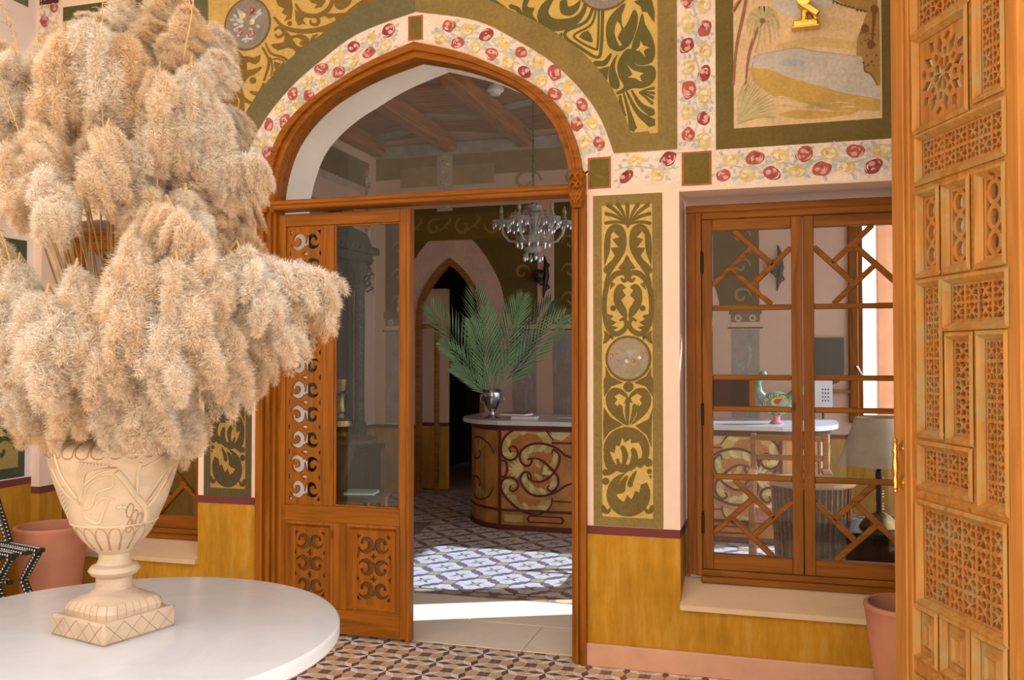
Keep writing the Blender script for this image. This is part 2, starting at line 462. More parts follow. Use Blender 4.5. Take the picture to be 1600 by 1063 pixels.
def rose_run(P, path, half, step=0.098, start=True, rr=0.039):
    """roses on both sides of a winding pale stem along a path of (x, z)"""
    Q = smooth_open(path, 12); L = [0]
    for i in range(1, len(Q)): L.append(L[-1] + (Q[i] - Q[i - 1]).length)
    def at(d):
        i = 1
        while i < len(Q) - 1 and L[i] < d: i += 1
        f = (d - L[i - 1]) / max(1e-6, L[i] - L[i - 1]); t = (Q[i] - Q[i - 1]).normalized()
        return Q[i - 1].lerp(Q[i], f), t, Vector((-t.y, t.x))
    n = max(1, int(L[-1] / step)); st = L[-1] / n
    stem = []
    for i in range(n * 2 + 1):
        p, t, nn = at(min(L[-1] - 1e-4, i * st / 2)); stem.append(p + nn * (half * 0.16 * math.sin(i * math.pi / 2)))
    P.stroke(stem, [0.006, 0.008, 0.006], CR['vine'], 1, 4)
    for i in range(n):
        d = (i + 0.5) * st; p, t, nn = at(d); a = math.atan2(t.y, t.x)
        sides = ((1, (i % 2 == 0) == start), (-1, (i % 2 == 1) == start))
        for sg, red in sides:
            q = p + nn * sg * half * rnd.uniform(0.42, 0.50) + t * (sg * st * 0.16)
            for k in range(7):
                la = rnd.uniform(0, 6.28); o = rr * rnd.uniform(0.7, 1.1)
                while abs((q + Vector((math.cos(la), math.sin(la))) * o * 1.5 - p).dot(nn)) > half * .98: la = rnd.uniform(0, 6.28)
                leaf(P, q.x + o * math.cos(la), q.y + o * math.sin(la), rr * rnd.uniform(0.6, 0.85), la + rnd.uniform(-0.4, 0.4), rnd.choice([CR['leaf'], CR['leaf2'], CR['vine']]))
            rose(P, q.x, q.y, rr * rnd.uniform(0.9, 1.1), red, a + rnd.uniform(-0.6, 0.6))
OL = dict(olive=(0.26, 0.18, 0.055), oliveD=(0.10, 0.075, 0.018), ground=(0.62, 0.42, 0.12), dark=(0.17, 0.115, 0.028), darkG=(0.125, 0.108, 0.030), redline=(0.42, 0.13, 0.06), stone=(0.36, 0.30, 0.22))

# ================================================================== THE SETTING
CX = -1.825                                   # axis of the arched door
XL, XR, YF, YI = -4.3, 0.78, 4.9, 0.5          # left wall, right wall, far inner wall, wall thickness
XIL, XIR = -4.36, 1.95                         # inner room side walls
P_OUT = [(0, 3.155), (.2, 3.095), (.33, 3.045), (.45, 2.985), (.56, 2.93), (.69, 2.84), (.8, 2.72), (.875, 2.535), (.9, 2.39), (.905, 2.3)]
P_IN = [(0, 3.078), (.26, 3.01), (.49, 2.91), (.64, 2.80), (.745, 2.67), (.805, 2.523), (.83, 2.39), (.833, 2.3)]
P_ROSE = [(0, 3.32), (.33, 3.24), (.56, 3.11), (.73, 2.99), (.88, 2.84), (.985, 2.68), (1.05, 2.505)]
P_OLIVE = [(0, 3.475), (.29, 3.39), (.48, 3.295), (.67, 3.19), (.83, 3.075), (.96, 2.945), (1.055, 2.80), (1.14, 2.59)]
def resample(P, n):
    Q = smooth_open(P, 10); L = [0]
    for i in range(1, len(Q)): L.append(L[-1] + (Q[i] - Q[i - 1]).length)
    out = []
    for k in range(n + 1):
        d = L[-1] * k / n; i = 1
        while i < len(Q) - 1 and L[i] < d: i += 1
        out.append(Q[i - 1].lerp(Q[i], (d - L[i - 1]) / max(1e-9, L[i] - L[i - 1])))
    return out
def arch(P, n=20):
    h = resample(P, n)
    return [Vector((CX - p.x, p.y)) for p in reversed(h)] + [Vector((CX + p.x, p.y)) for p in h[1:]]
def band(mb, A, B, y0, y1, mi=0):
    n = len(A); vs = []
    for a, b in zip(A, B): vs += [(a.x, y0, a.y), (b.x, y0, b.y), (b.x, y1, b.y), (a.x, y1, a.y)]
    fs = []
    for i in range(n - 1):
        for k in range(4):
            k2 = (k + 1) % 4
            fs.append((4 * i + k, 4 * i + k2, 4 * i + 4 + k2, 4 * i + 4 + k))
    fs += [(3, 2, 1, 0), (4 * n - 4, 4 * n - 3, 4 * n - 2, 4 * n - 1)]
    mb.add(vs, fs, mi)

WIN_R = (-0.46, 0.66, 0.33, 2.30)
WIN_L = (-4.24, -3.136, 0.37, 2.33)
def wxz(x, z, d): return (x, d, z)
def rect2(x0, x1, z0, z1): return [(x0, z0), (x1, z0), (x1, z1), (x0, z1)]
mb = MB()
ao = arch(P_OUT, 22)
outline = [(XL - .3, 0), (CX - .905, 0)] + [(p.x, p.y) for p in ao] + [(CX + .905, 0), (XR + .25, 0), (XR + .25, 4.25), (XL - .3, 4.25)]
mb.plate(outline, [rect2(*WIN_R), rect2(*WIN_L)], wxz, YI)
wall_front = mb.obj('wall_front', [M['wall'], M['white'], M['wall_in']], None, label='painted plaster wall with arched doorway, rose borders and olive scroll panels', cat='wall', kind='structure')
for p in wall_front.data.polygons:
    c, n = p.center, p.normal
    if abs(n.y) < .5 and CX - 1 < c.x < CX + 1 and .01 < c.z < 3.2: p.material_index = 1
    elif n.y > .9 and c.y > .4: p.material_index = 2
mb = MB(); mb.box((XL - .3, -4.0, 0), (XL, 0, 4.25))
wall_left = mb.obj('wall_left', M['wall_l'], None, label='side wall at far left, white above a maroon line and ochre dado', cat='wall', kind='structure')
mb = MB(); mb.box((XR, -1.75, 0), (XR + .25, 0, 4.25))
mb.obj('wall_right', plain('shade_blue_grey_plaster', (0.13, 0.145, 0.16), .85), None, label='plaster wall behind the carved open door, its blue grey darkened for shade', cat='wall', kind='structure')  # dark colour stands in for shade seen through the lattice holes
mb = MB(); mb.box((XL - .3, -4.0, 4.25), (XR + .25, YI, 4.45))
mb.obj('ceiling', M['white'], None, label='plain white ceiling of the vestibule', cat='ceiling', kind='structure')
mb = MB(); mb.box((XL - .3, -4.0, -.1), (XR + .25, .1, -.008))
floor = mb.obj('floor', M['grout'], None, label='vestibule floor of brown, tan and white star patterned cement tiles', cat='floor', kind='structure')
mb = MB(); mb.box((-40, -40, -.3), (40, 40, -.1))
mb.obj('ground', M['ground'], None, label='pale ground outside the building', cat='ground', kind='structure')
mb = MB(); mb.box((-14, -13.4, -.1), (14, -13, 8.5))  # unseen wall added to keep sky reflections off the glass and bounce warm light
mb.obj('wall_bounce', M['ground'], None, label='unseen wall added behind the viewer to mask sky reflections and bounce light', cat='wall', kind='structure')
# pink plinth
for nm, a, b in (('trim_1', (CX + .908, -.022, 0), (XR, 0, .112)), ('trim_2', (XL, -.022, 0), (CX - .908, 0, .13))):
    mb = MB(); mb.box(a, b, bev=.006)
    mb.obj(nm, M['plinth'], None, label='low pink plinth along the foot of the wall ' + ('right' if nm == 'trim_1' else 'left') + ' of the arch', cat='plinth', kind='structure')

# ------------------------------------------------------------------ star tiles of the vestibule floor
TS, TX, TY = 0.1845, -1.635, 0.008
BR, TAN, WH, SAND = (0.15, 0.105, 0.105), (0.64, 0.45, 0.27), (0.84, 0.78, 0.74), (0.70, 0.56, 0.41)
def star_tile_mb(cx, cy, z, mb, g=0.0008):
    h = TS / 2 - g
    mb.box((cx - h, cy - h, z - .012), (cx + h, cy + h, z), col=TAN)
    def T(u, v): return (cx + u * h, cy + v * h, z + .0004)
    for k in range(4):
        a = k * math.pi / 2; c_, s_ = round(math.cos(a)), round(math.sin(a))
        r = lambda u, v: T(u * c_ - v * s_, u * s_ + v * c_)
        mb.add([r(0, 0), r(.5, -.207), r(1, 0), r(.5, .207)], [(0, 1, 2, 3)], 0, BR)
        mb.add([r(0, 0), r(.5, .207), r(.707, .707), r(.207, .5)], [(0, 1, 2, 3)], 0, WH)
        mb.add([r(1, 0), r(1, .707), r(.707, .707), r(.5, .207)], [(0, 1, 2, 3)], 0, TAN if k % 2 else SAND)
        mb.add([r(.207, .5), r(.707, .707), r(.707, 1), r(0, 1)], [(0, 1, 2, 3)], 0, SAND if k % 2 else TAN)
        mb.add([r(.707, .707), r(1, .707), r(1, 1), r(.707, 1)], [(0, 1, 2, 3)], 0, mul(BR, 1.25))
m0 = MB(); star_tile_mb(0, 0, 0, m0); star_me = m0.mesh('tile', M['tilepaint'])
rest = MB()
for i in range(-16, 14):
    for j in range(-16, 1):
        x, y = TX + i * TS, TY + j * TS
        if not (XL < x < XR): continue
        px, py = proj((x, y, 0))
        if 470 < px < 1420 and py < 1090:
            o = bpy.data.objects.new('tile', star_me); COL.objects.link(o); o.location = (x, y, 0); o.parent = floor
        else: star_tile_mb(x, y, 0, rest)
rest.obj('tile_field', M['tilepaint'], floor, kind='stuff')

# ------------------------------------------------------------------ murals on the main wall
def on_wall(x, z, l): return (x, -l, z)
def mirror_x(x): return 2 * CX - x
# rose border round the arch and the olive band outside it
ro, ol = arch(P_ROSE, 24), arch(P_OLIVE, 24)
P = Paint(on_wall)
def strip_fill(P, A, B, col, layer):
    n = len(A)
    P.b.add([P.put(p.x, p.y, layer * P.lift) for p in A] + [P.put(p.x, p.y, layer * P.lift) for p in B],
            [(i, i + 1, n + i + 1, n + i) for i in range(n - 1)], 0, col)
P_WHITE = (0.88, 0.72, 0.63)
strip_fill(P, ro, arch([(x, z) for x, z in P_OUT[:9]] + [(.905, 2.42)], 24), P_WHITE, 0.5)
mid = [((a[0] + b[0]) / 2, (a[1] + b[1]) / 2) for a, b in zip([(p.x - CX, p.y) for p in arch(P_OUT, 24)[24:]], [(p.x - CX, p.y) for p in ro[24:]])]
rp = [p for p in mid if p[0] > 0.06 and p[1] > 2.47]
rose_run(P, [(CX + p[0], p[1]) for p in rp[::4]], .078, start=True)
rose_run(P, [(CX - p[0], p[1]) for p in rp[::4]], .078, start=False)
def olive_square(P, x0, x1, z0, z1):
    P.rect(x0, x1, z0, z1, OL['redline'], 3); P.rect(x0 + .009, x1 - .009, z0 + .009, z1 - .009, (0.17, 0.125, 0.022), 4)
olive_square(P, CX - .042, CX + .042, 3.17, 3.30)
olive_square(P, -.905, -.79, 2.335, 2.49)
olive_square(P, mirror_x(-.79), mirror_x(-.905), 2.335, 2.49)
olive_square(P, -.447, -.307, 2.325, 2.487)
olive_square(P, mirror_x(-.307), mirror_x(-.447), 2.325, 2.487)
P.done('rose_border', wall_front)
# straight rose strips
P = Paint(on_wall)
for x0, x1, z0, z1 in ((-.468, -.287, 2.5, 3.9), (-.78, -.45, 2.34, 2.50), (-.30, .60, 2.31, 2.49)):
    for s in (0, 1):
        a, b = (x0, x1) if not s else (mirror_x(x1), mirror_x(x0))
        b = min(b, XR - .01); a = max(a, XL + .01)
        P.rect(a, b, z0, z1, P_WHITE, .5)
        if z1 - z0 > .5: rose_run(P, [((a + b) / 2, z0), ((a + b) / 2, (z0 + z1) / 2), ((a + b) / 2, z1)], .085, .105, True, .040)
        elif b - a > .1: rose_run(P, [(a + .01, (z0 + z1) / 2), ((a + b) / 2, (z0 + z1) / 2 + .005), (b - .01, (z0 + z1) / 2)], .08, .105, False, .040)
P.rect(XL + .02, XL + .18, 2.5, 3.9, P_WHITE, .5)
rose_run(P, [(XL + .1, 3.0), (XL + .1, 3.4), (XL + .1, 3.8)], .08, .1, True, .038)
P.rect(XL + .03, XL + .17, 3.63, 3.80, (0.10, 0.03, 0.03), 6)
P.done('rose_strip', wall_front)

# spandrels: traced from the right one, mirrored to the left
def spandrel(side):
    def src(p):
        x, z = W(660 + p[0] / 3.902, p[1] / 3.902)
        return (x, z) if side > 0 else (mirror_x(x), z)
    gnd, dk, band_c = (OL['ground'], OL['darkG'], OL['olive']) if side > 0 else ((0.60, 0.40, 0.12), (0.215, 0.13, 0.03), (0.16, 0.14, 0.065))  # left set is browner: the lighting on that side is mixed into its colours
    P = Paint(on_wall, src)
    mx = (lambda x: x) if side > 0 else mirror_x
    h = 24
    A = [Vector((mx(p.x), p.y)) for p in ro[h:]]; B = [Vector((mx(p.x), p.y)) for p in ol[h:]]
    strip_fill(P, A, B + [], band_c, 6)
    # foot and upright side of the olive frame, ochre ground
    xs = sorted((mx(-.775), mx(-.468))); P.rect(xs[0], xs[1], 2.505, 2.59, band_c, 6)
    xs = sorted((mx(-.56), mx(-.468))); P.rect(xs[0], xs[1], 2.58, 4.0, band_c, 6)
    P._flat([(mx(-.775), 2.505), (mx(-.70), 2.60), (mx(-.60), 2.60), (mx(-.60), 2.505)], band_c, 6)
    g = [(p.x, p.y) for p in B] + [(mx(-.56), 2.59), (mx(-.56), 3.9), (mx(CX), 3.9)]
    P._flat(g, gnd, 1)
    S = lambda pts, w, c=dk, l=3: P.stroke(pts, w, c, l, 5)
    S([(1225, 565), (1262, 690), (1285, 785)], [10, 26, 52]); S([(1245, 558), (1310, 680), (1400, 752)], [10, 30, 62])
    S([(1275, 552), (1330, 640), (1400, 688)], [10, 30, 56]); S([(1205, 585), (1215, 650), (1238, 705)], [16, 26, 14])
    for q, w in (((1412, 538), 20), ((1414, 570), 20), ((1408, 598), 22), ((1402, 632), 22)): S([(1322, 565), ((1322 + q[0]) / 2, (565 + q[1]) / 2 - 4), q], [8, 14, w])
    P.poly([(1250, 300), (1290, 310), (1290, 380), (1330, 405), (1400, 400), (1425, 440), (1410, 500), (1350, 538), (1280, 540), (1205, 575), (1180, 565), (1228, 530), (1198, 470), (1188, 400), (1212, 340)], dk, 3)
    P.poly([(1245, 390), (1285, 430), (1350, 448), (1325, 465), (1340, 500), (1298, 478), (1250, 472), (1282, 455)], gnd, 4, 2)
    P.poly([(1190, 330), (1150, 390), (1135, 460), (1150, 530), (1190, 545), (1205, 510), (1180, 440), (1175, 390)], dk, 3)
    P.poly([(1240, 20), (1170, 70), (1125, 140), (1120, 220), (1140, 290), (1200, 315), (1260, 280), (1300, 200), (1315, 100), (1290, 60), (1255, 130), (1225, 170), (1215, 100)], dk, 3)
    P.poly([(1190, 130), (1215, 180), (1190, 230), (1215, 270), (1200, 280), (1172, 200)], gnd, 4, 2)
    P.poly([(1340, 80), (1310, 180), (1275, 290), (1280, 370), (1330, 400), (1400, 380), (1420, 310), (1400, 220), (1360, 150)], dk, 3)
    P.poly([(1330, 250), (1350, 280), (1385, 290), (1350, 310), (1360, 350), (1325, 310), (1300, 310), (1325, 285)], gnd, 4, 2)
    P.poly([(1290, 10), (1400, 0), (1415, 140), (1370, 75), (1340, 75), (1330, 40)], dk, 3, 2)
    if side > 0:
        S([(1050, 20), (1000, 130), (880, 190), (880, 235), (960, 290), (1060, 350), (1090, 300), (1100, 60)], [20, 20]); 
        S([(1060, 50), (1030, 150), (930, 210), (945, 245), (1050, 300), (1070, 270), (1076, 60)], [14, 14])
        P.poly([(1010, 185), (1040, 250), (1020, 258), (955, 225)], dk, 3, 2)
        P.poly([(700, 100), (720, 40), (760, 0), (790, -30), (800, 0), (768, 70), (800, 112), (870, 115), (930, 100), (970, 60), (990, 0), (1010, 0), (990, 90), (930, 160), (850, 188), (780, 188), (720, 155)], dk, 3)
        P.poly([(840, 10), (845, 80), (900, 98), (950, 62), (965, 0), (930, 28), (890, 40), (880, 0)], dk, 3)
        P.poly([(620, 0), (608, 60), (625, 110), (680, 142), (702, 130), (672, 90), (684, 50), (640, 40), (660, -20)], dk, 3)
        S([(330, -10), (420, 0), (510, 52)], [14, 26, 10]); S([(535, 38), (585, 60), (612, 112)], [26, 30, 12])
        P.disc((455, 56), 22, dk, 3, 10, .45); P.disc((552, 88), 18, dk, 3, 10, .5)
        S([(850, 205), (840, 225), (852, 240)], [14, 26, 16]); S([(1050, 388), (1110, 385), (1150, 330)], [34, 34, 12])
        P.poly([(1065, 425), (1140, 405), (1125, 500)], dk, 3, 0)
    else:
        P.src = lambda p: W(300 + p[0] / 4.444, p[1] / 4.444)
        S([(570, 120), (640, 190), (760, 218), (900, 202), (1020, 150), (1120, 70), (1220, 10)], [14, 30, 34, 34, 40, 60])
        P.poly([(1100, 80), (1180, 10), (1240, -20), (1410, -12), (1335, 18), (1345, 40), (1290, 32), (1265, 62), (1230, 42), (1200, 72), (1150, 62)], dk, 3, 1)
        S([(720, 30), (770, 95), (860, 112), (930, 82), (972, 20), (960, -30)], [16, 30, 36, 30, 20])
        P.poly([(580, -10), (600, 40), (645, 62), (622, 90), (662, 110), (640, 150), (692, 130), (702, 60), (690, -20)], dk, 3, 1)
        P.poly([(715, 60), (720, 140), (740, 182), (770, 165), (802, 180), (770, 140), (792, 120), (745, 92)], dk, 3, 1)
        P.poly([(900, 92), (950, 132), (990, 120), (1002, 142), (1042, 120), (1102, 110), (1060, 90), (990, 95)], dk, 3, 1)
        P.poly([(800, -20), (830, 20), (870, 30), (850, 60), (900, 50), (930, 10), (900, -30)], dk, 3, 1); P.poly([(1000, -20), (990, 40), (1030, 70), (1090, 40), (1110, -20)], dk, 3, 2)
        P.disc((680, 165), 18, dk, 4, 10); S([(862, 120), (882, 142), (865, 172), (830, 166), (825, 142)], [14, 26, 22, 14])
        P.poly([(650, 212), (690, 250), (740, 238), (792, 250), (825, 300), (800, 365), (740, 425), (700, 402), (722, 360), (670, 332), (600, 352), (548, 312), (602, 300), (640, 290)], dk, 3, 2)
        P.poly([(700, 270), (730, 262), (770, 280), (745, 300), (770, 330), (730, 318)], gnd, 4, 1)
        S([(800, 222), (870, 214), (940, 222), (930, 272), (882, 292), (846, 262), (872, 240)], [12, 22, 22, 18, 12]); S([(845, 250), (830, 300), (850, 340), (800, 380)], [20, 26, 18])
        S([(960, 225), (1000, 180), (1025, 195), (1000, 220)], [14, 24, 12]); S([(1040, 172), (1062, 132), (1112, 116), (1116, 150)], [14, 30, 26, 16])
        S([(575, 210), (610, 190), (640, 230), (600, 260), (580, 240)], [16, 26, 20, 12])
        S([(490, 330), (535, 420), (522, 500), (500, 560)], [14, 20, 18, 14]); S([(512, 300), (550, 372), (640, 402), (662, 440), (612, 500), (560, 540), (548, 600)], [12, 18, 18, 16, 14])
        S([(545, 400), (560, 470), (548, 530)], [12, 14, 10]); P.poly([(568, 430), (622, 440), (580, 488)], dk, 3, 0); S([(550, 415), (600, 410), (640, 430), (600, 475), (565, 515)], [10, 12, 10])
        P.poly([(300, 470), (320, 435), (335, 400), (385, 388), (430, 402), (480, 378), (470, 430), (440, 450), (400, 432), (340, 462)], dk, 3, 1)
        S([(480, 470), (430, 500), (380, 520), (330, 600), (350, 680), (420, 720)], [16, 40, 46, 50, 40, 16]); P.disc((425, 560), 24, dk, 3, 10); S([(500, 580), (470, 650), (410, 640)], [16, 34, 20])
        S([(640, 470), (590, 540), (520, 640), (470, 740)], [10, 20, 26, 16])
        P.src = src
    # upper scrolls beyond the picture's edge, towards the apex and above the medallion
    for (x, z, r, t) in () if side < 0 else ((-1.12, 3.62, .17, 1), (-1.48, 3.62, .13, -1), (-.72, 3.66, .10, 1), (-1.3, 3.42, .055, 1), (-1.62, 3.53, .06, -1)):
        pts = []
        for k in range(14):
            a = t * (k * .55) + 1.2; q = r * (1 - k / 15)
            pts.append((mx(x + q * math.cos(a)), z + q * math.sin(a)))
        s0 = P.src; P.src = lambda p: p
        P.stroke(pts, [.03, .055, .03, .02], dk, 3, 4)
        for k in range(1, 6):
            a = t * k * .9 + 1.0
            P.poly([(mx(x + r * 1.02 * math.cos(a)), z + r * 1.02 * math.sin(a)), (mx(x + r * 1.3 * math.cos(a + .16)), z + r * 1.3 * math.sin(a + .16)), (mx(x + r * 1.02 * math.cos(a + .42)), z + r * 1.02 * math.sin(a + .42))], dk, 3, 0)
        P.src = s0
    # medallion with posy
    s0 = P.src; P.src = lambda p: p
    mxx, mz = mx(-.815), 3.362
    P.disc((mxx, mz), .148, OL['dark'], 5, 32); P.disc((mxx, mz), .138, (0.27, 0.23, 0.20), 6, 32)
    P.lift = .0008
    for k in range(26):
        a = rnd.uniform(0, 6.28); q = rnd.uniform(.02, .085)
        leaf(P, mxx + q * math.cos(a), mz + q * math.sin(a) + .005, .034, a + rnd.uniform(-.5, .5), rnd.choice([CR['leaf'], (0.36, 0.42, 0.44), CR['vine']]), 7)
    for k, (dx, dz) in enumerate(((-.03, .05), (.03, .07), (-.045, -.035), (.03, -.055), (.035, .01))): P.base = 6; rose(P, mxx + dx, mz + dz, .021, k in (1, 2, 3), k); P.base = 0
    for dx in (-.012, 0, .012): P.stroke([(mxx, mz - .06), (mxx + dx, mz - .1)], [.006, .004], CR['leaf'], 9, 3)
    P.stroke([(mxx - .03, mz - .085), (mxx, mz - .08), (mxx + .03, mz - .088)], [.012, .006, .012], CR['leaf2'], 9, 3)
    P.src = s0
    P.done('spandrel_mural', wall_front)
spandrel(1); spandrel(-1)

# tall scroll panels on the piers, traced from the right one
def pier_panel(side):
    dz = 0 if side > 0 else .05
    def mk(ox, oy, s):
        def src(p):
            x, z = W(ox + p[0] / s, oy + p[1] / s)
            return (x, z) if side > 0 else (-3.66 - x if False else -2.948 - (x + .708) * .9, z + dz)
        return src
    A, B = mk(880, 280, 3.795), mk(880, 540, 3.43)
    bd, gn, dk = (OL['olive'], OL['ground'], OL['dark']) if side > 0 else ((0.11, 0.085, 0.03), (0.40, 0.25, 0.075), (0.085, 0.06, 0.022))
    P = Paint(on_wall, A)
    rx = (lambda x: x) if side > 0 else (lambda x: -2.948 - (x + .708) * .9)
    def rr(x0, x1, z0, z1, c, l):
        a, b = sorted((rx(x0), rx(x1))); P.rect(a, b, z0 + dz, z1 + dz, c, l)
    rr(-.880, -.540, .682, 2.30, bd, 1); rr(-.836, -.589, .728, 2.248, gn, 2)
    mir = lambda pts, c: [(2 * c - p[0], p[1]) for p in pts]
    both = lambda pts, c, col, l, sm=3: (P.poly(pts, col, l, sm), P.poly(mir(pts, c), col, l, sm))
    S = lambda pts, w, l=3, col=None: P.stroke(pts, w, col or dk, l, 4)
    c = 384
    for q, w in (((250, 262), 22), ((252, 204), 24), ((262, 152), 26), ((322, 148), 28)):
        for pt in ((q,), (mir([q], c)[0],)):
            S([(c, 272), ((c + pt[0][0]) / 2, (262 + pt[0][1]) / 2 - 8), pt[0]], [6, 20, w])
    S([(c, 275), (382, 210), (381, 148)], [6, 20, 28]); P.poly([(360, 255), (384, 240), (408, 255), (384, 296)], dk, 3, 0)
    both([(245, 512), (242, 400), (250, 330), (270, 288), (305, 265), (345, 276), (370, 312), (377, 370), (368, 425), (345, 470), (300, 535), (268, 590), (248, 645), (243, 612), (258, 560)], c, dk, 3)
    both([(318, 292), (300, 314), (333, 345), (292, 358), (328, 405), (280, 408), (306, 455), (270, 498), (247, 515), (275, 440), (282, 380), (285, 330)], c, gn, 4, 2)
    for x in (262, 2 * c - 262): P.disc((x, 540), 23, dk, 5, 12)
    P.poly([(378, 448), (400, 485), (430, 528), (402, 538), (380, 565), (355, 540), (326, 530), (357, 490)], dk, 3, 2)
    for f in (lambda p: p, lambda p: mir(p, c)):
        S(f([(345, 590), (362, 605), (378, 585), (360, 556), (310, 566), (266, 620), (247, 700), (246, 800), (268, 885), (310, 918), (356, 900), (376, 862), (358, 830), (336, 840)]), [16, 26, 34, 30, 30, 34, 26, 14])
        P.poly(f([(372, 645), (345, 620), (312, 640), (298, 690), (305, 745), (335, 795), (378, 832), (376, 770), (345, 718), (372, 690), (352, 660)]), dk, 3, 2)
        P.poly(f([(286, 610), (312, 622), (276, 660)]), dk, 4, 0); P.poly(f([(262, 800), (300, 812), (280, 830), (318, 850), (286, 870), (330, 880), (280, 905)]), dk, 4, 0)
        P.disc(f([(297, 766)])[0], 18, dk, 4, 10)
        S(f([(245, 900), (262, 940), (240, 975)]), [6, 40, 8]); S(f([(262, 945), (285, 930), (292, 950)]), [16, 26, 10])
    P.src = B
    c = 350
    P.disc((350, 70), 124, dk, 5, 28); P.disc((350, 70), 110, (0.34, 0.26, 0.16), 6, 28)
    for k in range(30): P.disc((rnd.uniform(262, 438), rnd.uniform(30, 110)), rnd.uniform(8, 20), rnd.choice([(0.33, 0.33, 0.32), (0.27, 0.28, 0.29), (0.38, 0.30, 0.2)]), 7, 8, .7)
    s0 = P.src; P.src = lambda p: p
    for k, (u, v) in enumerate(((262, 50), (300, 74), (340, 84), (378, 80), (410, 66), (438, 50))):
        P.base = 6; x, z = s0((u, v)); rose(P, x, z, .0105, k in (0, 1, 3, 5), k); P.base = 0
    P.src = s0
    both([(228, 112), (255, 165), (322, 200), (258, 220), (220, 278), (216, 190), (228, 160)], c, dk, 3, 0)
    P.disc((350, 222), 28, dk, 4, 14)
    both([(345, 268), (310, 233), (262, 230), (230, 270), (232, 320), (262, 372), (336, 428), (305, 372), (318, 320), (345, 300)], c, dk, 3)
    both([(338, 280), (302, 258), (276, 274), (292, 290), (276, 310), (292, 326), (300, 312), (310, 344), (326, 310)], c, gn, 4, 0)
    S([(346, 425), (344, 350), (348, 285)], [10, 26, 20], 5); S([(340, 425), (312, 370), (306, 325)], [6, 24, 22], 5); S([(356, 425), (378, 370), (384, 320)], [6, 26, 22], 5)
    P.poly([(218, 330), (255, 385), (322, 424), (250, 462), (216, 510), (214, 420)], dk, 3, 0)
    P.poly([(482, 330), (458, 395), (385, 430), (448, 482), (474, 550), (474, 430)], dk, 3, 0)
    P.disc((340, 560), 124, dk, 3, 30)
    P.poly([(345, 660), (290, 650), (250, 568), (275, 578), (284, 535), (302, 542), (318, 496), (332, 520), (365, 500), (362, 525), (405, 522), (424, 575), (412, 625), (380, 655)], gn, 4, 2)
    S([(322, 650), (334, 590), (318, 545)], [14, 34, 26], 5); S([(356, 655), (384, 600), (374, 555)], [14, 40, 24], 5); S([(300, 640), (290, 610)], [22, 16], 5)
    P.disc((350, 800), 118, dk, 3, 30)
    P.poly([(285, 800), (325, 838), (344, 800), (366, 826), (388, 778), (408, 790), (418, 745), (470, 725), (440, 680), (395, 650), (330, 690), (302, 740), (322, 790)], gn, 4, 2)
    S([(318, 780), (322, 735), (345, 700)], [30, 34, 12], 5); S([(358, 750), (366, 720), (390, 675)], [32, 28, 10], 5)
    S([(240, 690), (300, 650), (360, 655), (420, 610)], [20, 34, 34, 20], 5)
    for q, r in (((456, 628), 23), ((229, 728), 20), ((228, 680), 18), ((462, 675), 14)): P.disc(q, r, dk, 5, 12)
    S([(220, 590), (236, 640), (250, 660), (240, 690)], [10, 22, 26, 10]); S([(425, 672), (445, 720), (470, 700)], [8, 26, 14])
    for f in (lambda p: p, lambda p: mir(p, 346)): S(f([(214, 862), (222, 885), (242, 890), (256, 868)]), [22, 30, 22, 8])
    P.done('pier_scroll_panel', wall_front)
pier_panel(1); pier_panel(-1)

